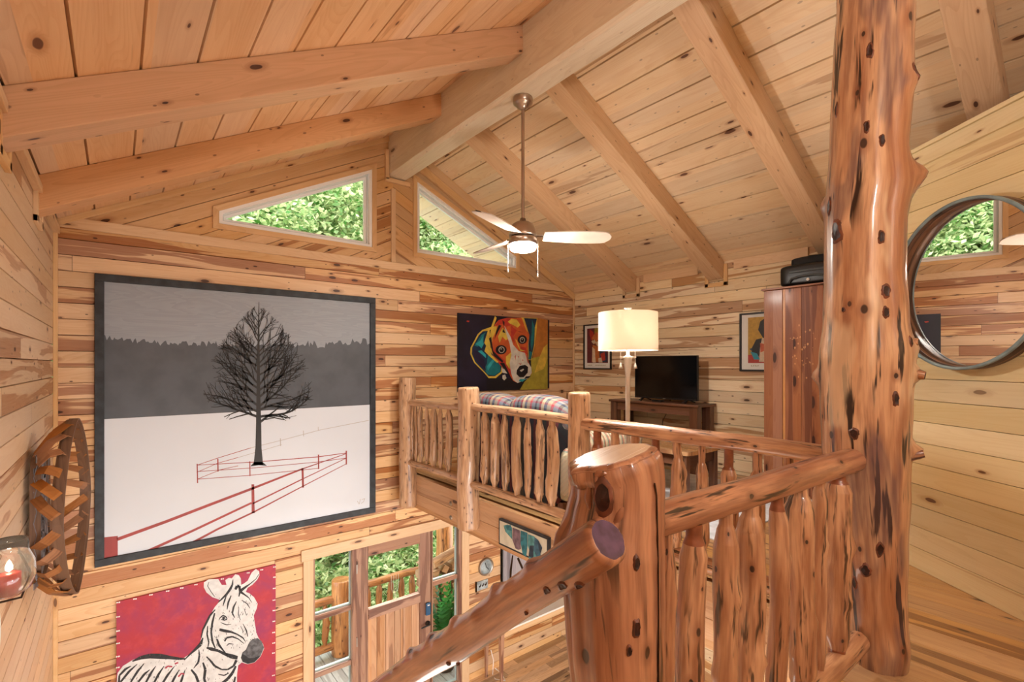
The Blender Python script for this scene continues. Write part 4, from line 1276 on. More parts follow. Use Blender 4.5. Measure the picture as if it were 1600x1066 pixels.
m.build('lamp_shade', 'shade', lamp)
m = MB()
for k in range(3):
    a = k * 2 * math.pi / 3
    m.tube([(lx, ly, zs1 - 0.02), (lx + (R_ - .01) * math.cos(a), ly + (R_ - .01) * math.sin(a), zs1 - 0.01)], 0.0025, 6)
m.lathe((lx, ly, zs1 - 0.02), [(0.02, -0.01), (0.006, 0.0), (0.006, 0.03), (0.028, 0.052), (0.0, 0.056)], 14)
m.build('finial', 'white', lamp)
M['bulb'] = plain('lit_bulb', 'FFFFFF', 0.4, emit='FFF0E0', es=560.0, var=0.0)
MB().lathe((lx, ly, 0.175), [(0, 0.0), (0.014, 0.004), (0.018, 0.03), (0.035, 0.065), (0.036, 0.09), (0.02, 0.115), (0, 0.122)], 18).build('bulb', 'bulb', lamp)

# ================================================================== SOFA
sy0, sy1 = 2.80, 4.32
sxb = XP + 0.20                      # back plane
def puff(m, c, size, n=10, e=0.55, uvs=1.0, mi=0, sag=0.0, axisU=1, swap=False):
    """rounded cushion: superellipsoid box"""
    c = Vector(c); h = Vector(size) / 2
    P = []; UV = []
    NU, NV = n * 3, n * 2
    def sp(v, p): return math.copysign(abs(v) ** p, v)
    for i in range(NV + 1):
        ph = -math.pi / 2 + math.pi * i / NV
        row = []; uv = []
        for j in range(NU):
            th = 2 * math.pi * j / NU
            x = sp(math.cos(ph), e) * sp(math.cos(th), e); y = sp(math.cos(ph), e) * sp(math.sin(th), e); z = sp(math.sin(ph), e)
            p = c + Vector((x * h.x, y * h.y, z * h.z + (sag * (1 - y * y) if z > 0 else 0)))
            row.append(p)
        for j in range(NU + 1):
            q = row[j % NU]
            uv.append((q.y * uvs, (q.z + q.x) * uvs) if not swap else (q.x * uvs, (q.z + q.y) * uvs))
        P.append(row); UV.append(uv)
    m.grid(P, UV, mi, closed=True)
    return m
sofa = thing('plaid_sofa', 'dark plaid two-cushion sofa standing with its back against the log railing', 'sofa', ((sxb + 3.5) / 2, (sy0 + sy1) / 2, ZU))
m = MB(); puff(m, (sxb + 0.075, (sy0 + sy1) / 2, ZU + 0.46), (0.17, sy1 - sy0 - 0.08, 0.80), e=0.25)
m.build('back_panel', 'plaid_dk', sofa)
m = MB(); m.box((sxb + 0.45, (sy0 + sy1) / 2, ZU + 0.25), (0.78, sy1 - sy0 - 0.05, 0.26), grain=1)
m.build('seat_frame', 'plaid_dk', sofa, bevel=0.03)
ym = (sy0 + sy1) / 2 - 0.02
for i, (a_, b_) in enumerate(((sy0 + 0.02, ym + 0.03), (ym - 0.03, sy1 - 0.02))):
    m = MB(); puff(m, (sxb + 0.15, (a_ + b_) / 2, ZU + 0.79), (0.30, b_ - a_, 0.30 if i == 0 else 0.27), e=0.62, sag=0.035)
    m.build('back_cushion', 'plaid', sofa)
    m = MB(); puff(m, (sxb + 0.52, (a_ + b_) / 2, ZU + 0.44), (0.66, b_ - a_ - 0.2 * 0, 0.20), e=0.4)
    m.build('seat_cushion', 'plaid', sofa)
for y in (sy0 - 0.0, sy1 + 0.0):
    m = MB(); puff(m, (sxb + 0.46, y, ZU + 0.34), (0.86, 0.20, 0.46), e=0.3, swap=True)
    P = []; UV = []
    for i in range(13):
        x = sxb + 0.12 + 0.80 * i / 12
        rr = 0.135 * (1 if 0 < i < 12 else 0.75)
        P.append([Vector((x, y + math.cos(t * math.pi / 10) * rr, ZU + 0.575 + math.sin(t * math.pi / 10) * rr * 0.9)) for t in range(20)])
        UV.append([(x, t * 0.042) for t in range(21)])
    m.grid(P, UV, 0, closed=True)
    m.face(P[-1], [(q.y, q.z) for q in P[-1]]); m.face(P[0][::-1], [(q.y, q.z) for q in P[0]])
    m.build('armrest', 'scroll', sofa)
for x in (sxb + 0.08, sxb + 0.8):
    for y in (sy0 + 0.06, sy1 - 0.06):
        MB().box((x, y, ZU + 0.06), (0.06, 0.06, 0.12), grain=2).build('leg', 'table', sofa)

# ================================================================== COFFEE TABLE, RUG
cx0, cx1, cy0, cy1 = 3.95, 4.50, 2.43, 3.55
zt_ = ZU + 0.46
ct = thing('coffee_table', 'wavy-edged wooden coffee table with dark square legs on the pale rug', 'coffee table', ((cx0 + cx1) / 2, (cy0 + cy1) / 2, ZU))
out = []
N_ = 60
for k in range(N_):
    t = 2 * math.pi * k / N_
    c_, s_ = math.cos(t), math.sin(t)
    e = 0.16
    x = math.copysign(abs(c_) ** e, c_); y = math.copysign(abs(s_) ** e, s_)
    wv = 1 + 0.02 * noise.noise(Vector((c_ * 2.2, s_ * 2.2, 4)))
    out.append(((cx0 + cx1) / 2 + x * (cx1 - cx0 + .06) / 2 * wv, (cy0 + cy1) / 2 + y * (cy1 - cy0 + .06) / 2 * wv))
P = [[Vector((x, y, z)) for x, y in out] for z in (zt_ - 0.035, zt_ - 0.03, zt_ - 0.006, zt_)]
m = MB(); m.grid(P, [[(p.y, p.x) for p in r] + [(r[0].y, r[0].x)] for r in P], 0, closed=True)
m.face(P[-1], [(p.y, p.x) for p in P[-1]]); m.face(P[0][::-1], [(p.y, p.x) for p in P[0][::-1]])
m.build('tabletop', 'tabletop', ct)
for y in (cy0 + 0.03, cy1 - 0.03):
    MB().box(((cx0 + cx1) / 2, y, zt_ - 0.085), (cx1 - cx0 - .06, 0.02, 0.10), grain=0).build('apron', 'table', ct)
for x in (cx0 + 0.03, cx1 - 0.03):
    MB().box((x, (cy0 + cy1) / 2, zt_ - 0.085), (0.02, cy1 - cy0 - .06, 0.10), grain=1).build('apron', 'table', ct)
for x in (cx0 + 0.035, cx1 - 0.035):
    for y in (cy0 + 0.035, cy1 - 0.035):
        MB().box((x, y, (ZU + 0.012 + zt_ - 0.035) / 2), (0.06, 0.06, 0.413), grain=2).build('leg', 'table', ct, bevel=0.004)
m = MB(); m.box((4.15, 2.85, ZU + 0.006), (1.75, 2.2, 0.012))
tag(m.build('area_rug', 'rug', bevel=0.004), 'pale blue-grey rug under the coffee table', 'rug')

# ================================================================== TELEVISION AND ITS CONSOLE
kx0, kx1, ky0, ky1 = 5.05, 5.44, 2.965, 4.245
kz = -0.457
con = thing('media_console', 'dark stained wooden console table under the television', 'console table', ((kx0 + kx1) / 2, (ky0 + ky1) / 2, ZU))
MB().box(((kx0 + kx1) / 2, (ky0 + ky1) / 2, kz - 0.015), (kx1 - kx0, ky1 - ky0, 0.03), grain=1).build('tabletop', 'table', con, bevel=0.004)
m = MB(); m.box((kx0 + 0.04, (ky0 + ky1) / 2, kz - 0.08), (0.02, ky1 - ky0 - 0.16, 0.10), grain=1); m.build('apron', 'table', con, bevel=0.002)
for x in (kx0 + 0.06, kx1 - 0.06):
    for y in (ky0 + 0.07, ky1 - 0.07):
        MB().box((x, y, (kz - 0.03 + ZU) / 2), (0.09, 0.10, kz - 0.03 - ZU), grain=2).build('leg', 'table', con, bevel=0.004)
MB().box(((kx0 + kx1) / 2, (ky0 + ky1) / 2, ZU + 0.16), (kx1 - kx0 - 0.10, ky1 - ky0 - 0.14, 0.025), grain=1).build('shelf', 'table', con, bevel=0.003)
tvy0, tvy1, tvz0, tvz1, tvx = 3.065, 3.94, -0.425, 0.105, 5.2
tv = thing('television', 'flat black television standing on the dark console table', 'television', (tvx, (tvy0 + tvy1) / 2, kz))
MB().box((tvx + 0.02, (tvy0 + tvy1) / 2, (tvz0 + tvz1) / 2), (0.035, tvy1 - tvy0, tvz1 - tvz0)).build('housing', 'black', tv, bevel=0.004)
MB().box((tvx + 0.0015, (tvy0 + tvy1) / 2, (tvz0 + tvz1) / 2 + 0.006), (0.002, tvy1 - tvy0 - 0.016, tvz1 - tvz0 - 0.028)).build('screen', 'screen', tv)
MB().box((tvx + 0.0005, (tvy0 + tvy1) / 2, tvz0 + 0.007), (0.002, 0.035, 0.006)).build('maker_badge', 'chain', tv)
for y in (tvy0 + 0.13, tvy1 - 0.13):
    m = MB(); c = Vector((tvx + 0.02, y, tvz0 + 0.01))
    m.bar(c, (tvx - 0.09, y - 0.03, kz + 0.006), 0.012, 0.012); m.bar(c, (tvx + 0.12, y - 0.03, kz + 0.006), 0.012, 0.012)
    m.bar(c, (tvx - 0.02, y + 0.05, kz + 0.006), 0.012, 0.012)
    m.build('foot', 'black', tv)
m = MB(); m.box((tvx - 0.06, 3.55, kz + 0.011), (0.07, 0.13, 0.022)); o = m.build('streaming_box', 'black', bevel=0.006)
tag(o, 'small dark streaming box on the console in front of the television', 'media box')
m = MB().tube([(5.43, 3.62, kz - 0.02), (5.44, 3.6, kz - 0.12), (5.44, 3.68, kz - 0.25), (5.445, 3.72, kz - 0.42)], 0.004, 6)
tag(m.build('power_cord', 'black'), 'thin black cord hanging behind the television console', 'cord')

# ================================================================== ARMOIRE AND SUITCASE
ax, ay0, ay1, az1 = 4.90, 1.12, 2.186, 0.712
arm = thing('cedar_armoire', 'tall red cedar plank armoire partly hidden by the big trunk', 'armoire', ((ax + XB) / 2, (ay0 + ay1) / 2, ZU))
m = MB(); m.box(((ax + 0.02 + XB - 0.02) / 2, (ay0 + ay1) / 2, (ZU + az1) / 2), (XB - ax - 0.04, ay1 - ay0, az1 - ZU - 0.0), grain=2)
m.build('carcass', 'armoire', arm, bevel=0.004)
ue = [onX(q_, 600, ax).y for q_ in (1222.5, 1226.5, 1252, 1286, 1289.5)]
ws = [ay1 - ue[0], ue[0] - ue[1], ue[1] - ue[2], ue[2] - ue[3], ue[3] - ue[4], 0.2, ue[4] - 0.2 - ay0]
y = ay1
for i, w_ in enumerate(ws):
    m = MB(); t_ = 0.018 if w_ > 0.05 else 0.013
    m.box((ax + 0.02 - t_ / 2, y - w_ / 2, (ZU + 0.04 + az1 - 0.004) / 2), (t_, w_ - 0.002, az1 - 0.004 - ZU - 0.04), grain=2)
    m.build('front_plank' if w_ > 0.05 else 'sapwood_strip', 'armoire' if w_ > 0.05 else 'seam', arm, bevel=0.002)
    y -= w_
rs = random.Random(6)
for k in range(40):
    u_, v_ = rs.gauss(1256, 8), rs.gauss(540, 26)
    if k < 8: u_, v_ = rs.gauss(1240, 3), rs.gauss(530, 2)
    if not (1229 < u_ < 1284): continue
    q_ = onX(u_, v_, ax + 0.0015); r_ = rs.uniform(.003, .010)
    m = MB(); m.face([q_ + Vector((0, -r_, 0)), q_ + Vector((0, 0, -r_ * 1.6)), q_ + Vector((0, r_ * .7, 0)), q_ + Vector((0, 0, r_ * 1.3))], [(0, 0)] * 4); m.build('scuff_mark', 'seam', arm)
MB().box(((ax - 0.015 + XB - 0.02) / 2, (ay0 + ay1) / 2, az1 + 0.009), (XB - ax + 0.0, ay1 - ay0 + 0.03, 0.018), grain=1).build('top_board', 'armoire', arm, bevel=0.003)
sl = thing('suitcase', 'black soft suitcase lying on top of the cedar armoire', 'suitcase', (5.1, 1.8, az1 + 0.02))
sya, syb = 2.065, 1.30
m = MB(); puff(m, (5.14, (sya + syb) / 2, az1 + 0.018 + 0.105), (0.44, sya - syb, 0.20), e=0.22); m.build('shell', 'black', sl)
M['cloth_blk'] = plain('black_canvas', '1C1D20', 0.8, bump=0.3, bscale=300)
m = MB(); puff(m, (5.16, (sya + syb) / 2 - 0.03, az1 + 0.018 + 0.235), (0.38, sya - syb - 0.08, 0.09), e=0.35); m.build('expander', 'cloth_blk', sl)
M['grey_pl'] = plain('grey_plastic_trim', '3E4446', 0.4)
m = MB(); m.box((4.916, 1.80, az1 + 0.15), (0.012, 0.33, 0.022)); m.build('zip_panel', 'grey_pl', sl, bevel=0.005)
m = MB().tube([(4.915, 1.96, az1 + 0.05), (4.905, 1.94, az1 + 0.085), (4.90, 1.86, az1 + 0.10), (4.90, 1.74, az1 + 0.10), (4.905, 1.66, az1 + 0.085), (4.915, 1.64, az1 + 0.05)], 0.011, 8); m.build('carry_handle', 'grey_pl', sl)
m = MB().lathe((4.914, 1.80, az1 + 0.065), [(0.014, 0), (0.014, -0.004), (0, -0.005)], 14, axis='X'); m.build('round_badge', 'white', sl)

# ================================================================== ROUND MIRROR (on the angled partition)
mc = mw(2.63) ; cz = 0.17 * 2.5
mirror = thing('round_mirror', 'large round mirror in a dark barrel-hoop frame on the yellow pine partition', 'mirror', tuple(mc + Vector((0, 0, cz))))
Rm = 0.452
def mring(prof, mat, nm, par, seg=96):
    m = MB(); P = []; UV = []
    for i, (r, h) in enumerate(prof):
        P.append([mc + Vector((0, 0, cz)) + md * (math.cos(2 * math.pi * k / seg) * r) + Vector((0, 0, math.sin(2 * math.pi * k / seg) * r)) + mn * h for k in range(seg)])
        UV.append([(2 * math.pi * r * k / seg, r + h) for k in range(seg + 1)])
    m.grid(P, UV, 0, closed=True)
    return m.build(nm, mat, par)
mring([(Rm, 0.0), (Rm, 0.075), (Rm - 0.012, 0.075), (Rm - 0.014, 0.03), (Rm - 0.014, 0.0)], 'hoop', 'hoop_frame', mirror)
mring([(Rm + 0.003, 0.068), (Rm + 0.003, 0.080), (Rm - 0.013, 0.080), (Rm - 0.013, 0.070)], 'hoop_edge', 'frame_edge', mirror)
mring([(Rm - 0.013, 0.045), (Rm - 0.018, 0.045), (Rm - 0.022, 0.012)], 'hoop', 'inner_lip', mirror)
m = MB(); sg = 96
m.face([mc + Vector((0, 0, cz)) + md * (math.cos(2 * math.pi * k / sg) * (Rm - 0.014)) + Vector((0, 0, math.sin(2 * math.pi * k / sg) * (Rm - 0.014))) + mn * 0.012 for k in range(sg)], [(0, 0)] * sg)
m.build('mirror_glass', 'mirror', mirror)

# ================================================================== FLAT ART
def band(pts, w):
    """pixel polyline -> pixel quads of width w (w may be list)"""
    out = []
    for i in range(len(pts) - 1):
        (x0, y0), (x1, y1) = pts[i], pts[i + 1]
        w0, w1 = (w[i], w[i + 1]) if isinstance(w, (list, tuple)) else (w, w)
        dx, dy = x1 - x0, y1 - y0; L = math.hypot(dx, dy) or 1
        nx, ny = -dy / L, dx / L
        out.append([(x0 - nx * w0 / 2, y0 - ny * w0 / 2), (x0 + nx * w0 / 2, y0 + ny * w0 / 2), (x1 + nx * w1 / 2, y1 + ny * w1 / 2), (x1 - nx * w1 / 2, y1 - ny * w1 / 2)])
    return out
def picture(name, lab, cat, plane, depth, quads, mats, origin, tf=lambda p: p, group=None, base=None):
    """plane('Y' gable | 'X' value); quads: list of (layer, material index, polygon in photo pixels)"""
    pass

def paint(layers, mapf, out_n, nm, mats, par, step=0.0006):
    m = MB()
    for li, (mi, polys) in enumerate(layers):
        for pl in polys:
            def f3(u, v): return Vector(mapf(u, v)) + out_n * (step * (li + 1))
            try: m.poly(pl, f3, mi)
            except Exception: pass
    return m.build(nm, mats, par)

# ---- big winter tree painting
yp = YA - 0.032
A_ = onY(147.5, 427, YA - 0.035); B_ = onY(587, 801, YA - 0.035); A2 = onY(147.5, 888, YA - 0.035); B2 = onY(587, 465.5, YA - 0.035)
px0, px1 = A_.x, B_.x; pz1 = (A_.z + B2.z) / 2; pz0 = (A2.z + B_.z) / 2
pt = thing('winter_tree_painting', 'huge framed grey and white painting of a bare tree with red fence in snow', 'painting', ((px0 + px1) / 2, YA, pz0))
fw = 0.062
m = MB()
bx(px0, px1, YA - 0.038, YA - 0.001, pz1 - fw, pz1, 0, m); bx(px0, px1, YA - 0.038, YA - 0.001, pz0, pz0 + fw, 0, m)
bx(px0, px0 + fw, YA - 0.038, YA - 0.001, pz0 + fw, pz1 - fw, 2, m); bx(px1 - fw, px1, YA - 0.038, YA - 0.001, pz0 + fw, pz1 - fw, 2, m)
m.build('picture_frame', 'frame_dark', pt, bevel=0.004)
n = NT('painted_grey_sky')
tc = n.n('ShaderNodeTexCoord').outputs['Object']
s3 = n.n('ShaderNodeSeparateXYZ'); n.l(tc, s3.inputs[0])
nz = n.noise(n.comb(n.math('MULTIPLY', s3.outputs[0], 1.2), n.math('MULTIPLY', s3.outputs[2], 9.0)), 1.0, 3.0, 0.5, 1.2)
n.l(n.mix(n.mapr(n.math('FRACT', n.math('MULTIPLY', nz, 9.0)), 0, 1), lin('9AA2AC'), lin('939BA5')), n.b.inputs['Base Color'])
n.b.inputs['Roughness'].default_value = 0.5
M['psky'] = n.m
M['pwood'] = plain('painted_dark_woods', '545A62', 0.5, var=0.12, scale=5)
M['psnow'] = plain('painted_snow', 'D6DEE8', 0.5, var=0.02, scale=1.5)
M['pblk'] = plain('painted_black_branches', '26221F', 0.5, var=0.1)
M['pred'] = plain('painted_red_fence', 'A23A35', 0.5, var=0.1)
M['pgrey'] = plain('painted_faint_grey', 'B9B6B3', 0.5)
yc = YA - 0.016
mapA = lambda u, v: onY(u, v, yc)
ox0, ox1, oz0, oz1 = px0 + fw - 0.003, px1 - fw + 0.003, pz0 + fw - 0.003, pz1 - fw + 0.003
m = MB(); m.face([(ox0, yc, oz0), (ox1, yc, oz0), (ox1, yc, oz1), (ox0, yc, oz1)], [(0, 0)] * 4); m.build('canvas', 'psky', pt)
rs = random.Random(9)
top = []
def treeln(u): return 531 + (u - 160) * 0.03 if u < 330 else 536 + (u - 330) * 0.0
u = 158.0
while u < 579:
    base = 527 + 10 * math.sin((u - 160) / 90) if u < 340 else 540
    if u > 480: base = 541 - (u - 480) * 0.04
    h = rs.uniform(-4, 5) if u < 480 else rs.uniform(-9, 4)
    top.append((u, base + h)); u += rs.uniform(1.5, 4)
woods = top + [(580, 541), (580, 636), (158, 659)]
snow = [(158, 655.5), (580, 632.5), (580, 800), (158, 882)]
red = [[(160.5, 840), (184, 837.5), (184, 871), (160.5, 876)]]
red += band([(183, 843), (260, 815), (330, 788), (393, 764)], [5, 4.5, 4.2, 3.8]) + band([(229, 862), (300, 830), (393, 786)], [4.2, 3.6, 3]) + band([(298, 849.5), (340, 827), (397, 800)], [3.6, 3, 2.4])
red += band([(395, 757), (395.5, 802)], [4.2, 4.8]) + band([(472.6, 731.5), (473.4, 762)], 3.2) + band([(541, 704.5), (541, 726)], 2)
red += band([(393, 764), (472, 733)], [3.6, 2.4]) + band([(395, 787), (472, 749)], [2.4, 1.7]) + band([(397, 800), (473, 760)], [2.2, 1.5])
red += band([(472, 733), (541, 709)], [1.6, 1.0]) + band([(472, 749), (541, 716)], [1.4, .9]) + band([(473, 760), (541, 725)], [1.4, .9])
red += band([(308, 725), (308.6, 755)], 1.8) + band([(340.3, 717), (340.6, 737)], 2) + band([(390.3, 721), (390.6, 744)], 1.6) + band([(497.6, 710.5), (497.8, 733)], 2)
red += band([(308, 727), (400, 722), (497, 714), (541, 708)], [.9, 1.1, 1.3, 1]) + band([(308, 737), (400, 731), (497, 722), (541, 716)], .9) + band([(308, 749), (390, 743), (497, 732)], .9)
red += band([(308, 738), (340, 724), (372, 715)], .8) + band([(308, 727), (340, 716), (392, 700)], .9) + band([(308, 749), (345, 734), (372, 728)], .8)
grey = band([(392, 700), (440, 688), (500, 672), (576, 657)], .8) + band([(372, 715), (440, 695)], .7) + band([(438, 685), (438.3, 697)], 1.2) + band([(474, 673), (474.3, 682)], 1) + band([(497, 667), (497.2, 673)], .8) + band([(558, 783), (561, 788), (563, 780)], .8) + band([(565, 781), (570, 779), (568, 784), (564, 787)], .8)
# the bare tree
rb = random.Random(12)
br = []
cxT, y0T, y1T = 403.5, 657, 474
def env(x, y):
    """inside the crown outline"""
    if y < 474 or y > 660: return False
    t = (y - 474) / (660 - 474)
    hw = 84 * (math.sin(min(1, t * 1.35) * math.pi / 2) ** 0.85) * (1 - max(0, (t - 0.78) / 0.22) ** 2 * 0.55)
    return abs(x - cxT) < hw * (1 + rb.uniform(-0.06, 0.06))
def grow(x, y, ang, L, w, dep):
    n_ = max(3, int(L / 5)); pts_ = [(x, y)]; ws_ = [w]
    a = ang
    for i in range(n_):
        a += rb.uniform(-0.13, 0.13) + (0.02 if math.cos(a) < 0 else -0.02) * -1 * 0.6
        x += math.cos(a) * L / n_; y -= math.sin(a) * L / n_
        if not env(x, y) and dep > 0: break
        pts_.append((x, y)); ws_.append(max(0.6, w * (1 - (i + 1) / n_ * 0.75)))
        if dep < 3 and i > 0 and rb.random() < (0.78 if dep < 2 else 0.36):
            s = rb.choice((-1, 1))
            grow(x, y, a + s * rb.uniform(0.35, 0.75), L * rb.uniform(0.32, 0.5) * (1 - i / n_ * 0.4), ws_[-1] * 0.7, dep + 1)
    if len(pts_) > 1: br.extend(band(pts_, ws_))
trunk_ = band([(403.5, 727), (403.8, 700), (404, 660), (403.6, 620), (403.6, 560), (404, 510), (404.5, 472)], [15, 9.5, 8, 6, 4, 2.4, .8])
y = 664
k = 0
while y > 484:
    t = (664 - y) / 180
    for s in (-1, 1):
        base = math.radians(90 - s * (66 - 34 * t + rb.uniform(-13, 13)))
        Lb = 98 * (1 - t) ** 0.6 + 10
        if k == 0: Lb = 46
        grow(403.7, y + rb.uniform(-3, 3), base, Lb, 3.2 * (1 - t) + 1.0, 1)
    y -= rb.uniform(8.0, 13.0); k += 1
feet = [[(391, 729), (397, 722), (410, 722), (417, 728), (404, 727)]]
paint([(0, [woods]), (1, [snow]), (2, red), (3, grey), (4, trunk_ + feet), (4, br)], mapA, Vector((0, -1, 0)), 'painted_scene', ['pwood', 'psnow', 'pred', 'pgrey', 'pblk'], pt, 0.0007)
# ---- zebra painting on red
cA = onY(182, 938, YA); cB = onY(429.7, 882.5, YA)
zx0, zx1, zz1 = cA.x, cB.x, (cA.z + cB.z) / 2
zz0 = zz1 - 1.62
zp = thing('zebra_painting', 'unframed red canvas painting of a black and white zebra, hung below the winter tree painting', 'painting', ((zx0 + zx1) / 2, YA, zz0))
n = NT('painted_crimson')
tc = n.n('ShaderNodeTexCoord').outputs['Object']
f = n.noise(tc, 3.5, 4.0, 0.6, 0.5); f2 = n.noise(tc, 14.0, 4.0, 0.65)
c = n.mix(n.mapr(f, 0.35, 0.7), lin('AE2F3C'), lin('97305A'))
c = n.mix(n.math('MULTIPLY', n.mapr(f2, 0.45, 0.75), 0.5), c, lin('C4454A'))
n.l(c, n.b.inputs['Base Color']); n.b.inputs['Roughness'].default_value = 0.6
M['crimson'] = n.m
m = MB(); bx(zx0, zx1, YA - 0.028, YA - 0.002, zz0, zz1, 0, m); m.build('canvas', 'crimson', zp)
M['zwhite'] = plain('painted_off_white', 'DFE2E4', 0.6, var=0.08, scale=22)
M['zblk'] = plain('painted_charcoal', '2A2B31', 0.6, var=0.3, scale=40)
M['zgrey'] = plain('painted_muzzle_grey', '6C6E74', 0.6, var=0.35, scale=25)
Z = lambda x, y: (170 + x / 5.44, 870 + y / 5.44)
ZP = lambda L: [Z(*p) for p in L]
body = ZP([(66, 1290), (68, 1066), (75, 990), (120, 930), (200, 880), (260, 855), (340, 840), (420, 842), (500, 850), (580, 862), (640, 860), (700, 820), (760, 760), (785, 700), (800, 620), (830, 560), (850, 520), (900, 430), (950, 370), (880, 345), (830, 305), (808, 262), (808, 220), (850, 192), (930, 190), (945, 215), (960, 240), (1000, 240), (990, 200), (1020, 180), (1045, 185), (1075, 150), (1105, 158), (1122, 185), (1126, 240), (1150, 228), (1180, 205), (1200, 165), (1215, 135), (1250, 105), (1278, 125), (1280, 160), (1262, 195), (1220, 240), (1180, 265), (1165, 300), (1195, 312), (1235, 345), (1265, 400), (1258, 440), (1232, 500), (1240, 560), (1255, 650), (1272, 690), (1310, 740), (1320, 780), (1290, 850), (1240, 900), (1180, 915), (1130, 900), (1100, 925), (1090, 1000), (1085, 1290)])
muz = ZP([(1195, 725), (1225, 700), (1265, 692), (1300, 720), (1318, 775), (1288, 848), (1238, 898), (1180, 912), (1138, 895), (1122, 860), (1135, 815), (1165, 790)])
muzd = ZP([(1122, 860), (1138, 895), (1180, 912), (1238, 898), (1288, 848), (1270, 845), (1235, 860), (1190, 862), (1160, 840), (1135, 825)])
st = []
def S(L, w): st.extend(band(ZP(L), [q / 5.44 for q in w] if isinstance(w, (list, tuple)) else w / 5.44))
S([(200, 890), (270, 860), (350, 845), (440, 848), (520, 858), (600, 868), (650, 868)], [10, 30, 42, 46, 30, 22, 12])
S([(640, 880), (690, 830), (740, 785), (780, 745), (800, 690)], [8, 14, 22, 30, 10])
S([(785, 690), (800, 620), (835, 550), (860, 500), (905, 450)], [8, 14, 18, 16, 8])
S([(900, 480), (880, 560), (870, 640), (880, 720), (905, 780)], [12, 18, 16, 18, 10])
S([(840, 590), (835, 660), (850, 730), (840, 780)], [8, 14, 12, 6]); S([(830, 775), (870, 785), (930, 800), (990, 830), (1050, 850), (1095, 860)], [10, 30, 22, 26, 40, 30])
S([(930, 390), (960, 360), (1000, 320), (1030, 280), (1050, 240), (1055, 195)], [6, 14, 18, 22, 16, 6]); S([(1075, 280), (1090, 250), (1110, 250), (1115, 300), (1105, 340)], [20, 26, 22, 18, 8])
S([(1120, 290), (1160, 260), (1200, 232), (1250, 190), (1275, 150)], [26, 18, 8, 6, 5]); S([(1120, 300), (1150, 320), (1190, 350), (1215, 390)], [22, 14, 8, 4])
S([(850, 215), (840, 250), (870, 300), (900, 340)], [4, 6, 6, 5])
S([(1000, 330), (985, 370), (970, 420)], [6, 14, 6]); S([(1040, 330), (1015, 390), (1005, 450)], [8, 16, 6]); S([(1085, 380), (1060, 430), (1050, 480), (1070, 520)], [6, 16, 14, 6]); S([(1130, 370), (1175, 400), (1200, 440)], [6, 8, 5]); S([(1105, 430), (1100, 490), (1120, 540)], [4, 7, 4]); S([(1150, 440), (1170, 500)], [4, 6])
S([(940, 620), (990, 632), (1040, 640), (1090, 660), (1140, 690), (1160, 720)], [22, 26, 18, 12, 12, 5]); S([(950, 560), (1000, 580), (1040, 575)], [5, 9, 4]); S([(985, 720), (1000, 690), (1050, 680), (1100, 700), (1150, 740)], [12, 16, 14, 10, 5]); S([(1000, 760), (1020, 740), (1060, 745)], [4, 10, 5]); S([(920, 700), (935, 750), (975, 800), (1010, 840)], [14, 22, 12, 6])
S([(1140, 570), (1170, 630), (1180, 680)], [4, 12, 6]); S([(1120, 590), (1145, 640)], [4, 6]); S([(935, 540), (945, 520), (970, 500), (995, 510), (1005, 530), (985, 540), (955, 535)], [4, 8, 12, 10, 8, 10, 6])
S([(830, 850), (860, 880), (900, 930), (960, 960), (1010, 960), (1060, 930), (1085, 880)], [10, 16, 20, 12, 14, 18, 24]); S([(720, 950), (760, 900), (770, 840), (765, 790)], [5, 18, 16, 6]); S([(700, 960), (740, 1010), (760, 1066), (780, 1200)], [16, 22, 24, 20]); S([(800, 900), (820, 960), (810, 1040), (850, 1150)], [14, 24, 22, 18])
S([(1080, 930), (1050, 990), (1010, 1040), (960, 1080), (900, 1140)], [16, 24, 26, 24, 20]); S([(930, 1000), (980, 1010), (1020, 990)], [6, 12, 8]); S([(1075, 1020), (1060, 1090), (1020, 1200)], [14, 22, 20])
for (a1, b1, c1, d1) in ((80, 1010, 190, 930), (90, 1066, 240, 915), (180, 1060, 300, 910), (240, 1066, 350, 960), (300, 1080, 400, 930), (360, 1100, 470, 930), (420, 1120, 560, 930), (500, 1130, 600, 960), (580, 1140, 650, 960)):
    S([(a1, b1 + 150), (a1 + 10, b1), ((a1 + c1) / 2 + 8, (b1 + d1) / 2 - 15), (c1, d1)], [26, 16, 20, 5])
rz_ = random.Random(21)
def inside(x, y, P_):
    c_ = False
    for i in range(len(P_)):
        (x0, y0), (x1, y1) = P_[i - 1], P_[i]
        if (y0 > y) != (y1 > y) and x < (x1 - x0) * (y - y0) / (y1 - y0) + x0: c_ = not c_
    return c_
for _ in range(420):
    x, y = rz_.uniform(70, 1260), rz_.uniform(300, 1200)
    u_, v_ = Z(x, y)
    if not inside(u_, v_, body) or inside(u_, v_, muz): continue
    a = math.radians(rz_.uniform(60, 120) if x > 780 else rz_.uniform(95, 140)); Ls = rz_.uniform(6, 26)
    q_ = (x + Ls * math.cos(a), y + Ls * math.sin(a))
    if inside(*Z(*q_), body): S([(x, y), ((x + q_[0]) / 2, (y + q_[1]) / 2), q_], [1.5, rz_.uniform(2, 6), 1.5])
gro = []
for (x, y) in ((80, 390), (222, 360), (358, 325), (500, 293), (620, 267), (740, 238), (965, 190), (1185, 138), (1300, 112), (1408, 88), (78, 512), (78, 632), (78, 738), (76, 850), (76, 943), (1408, 175), (1406, 270), (1404, 370), (1404, 458), (1403, 550), (1401, 645), (1401, 735), (1400, 820), (1399, 1010)):
    gro.append(Z(x, y))
eye = [ZP([(975 + 12 * math.cos(t), 522 + 13 * math.sin(t)) for t in [k_ * math.pi / 5 for k_ in range(10)]])]
rdk = []
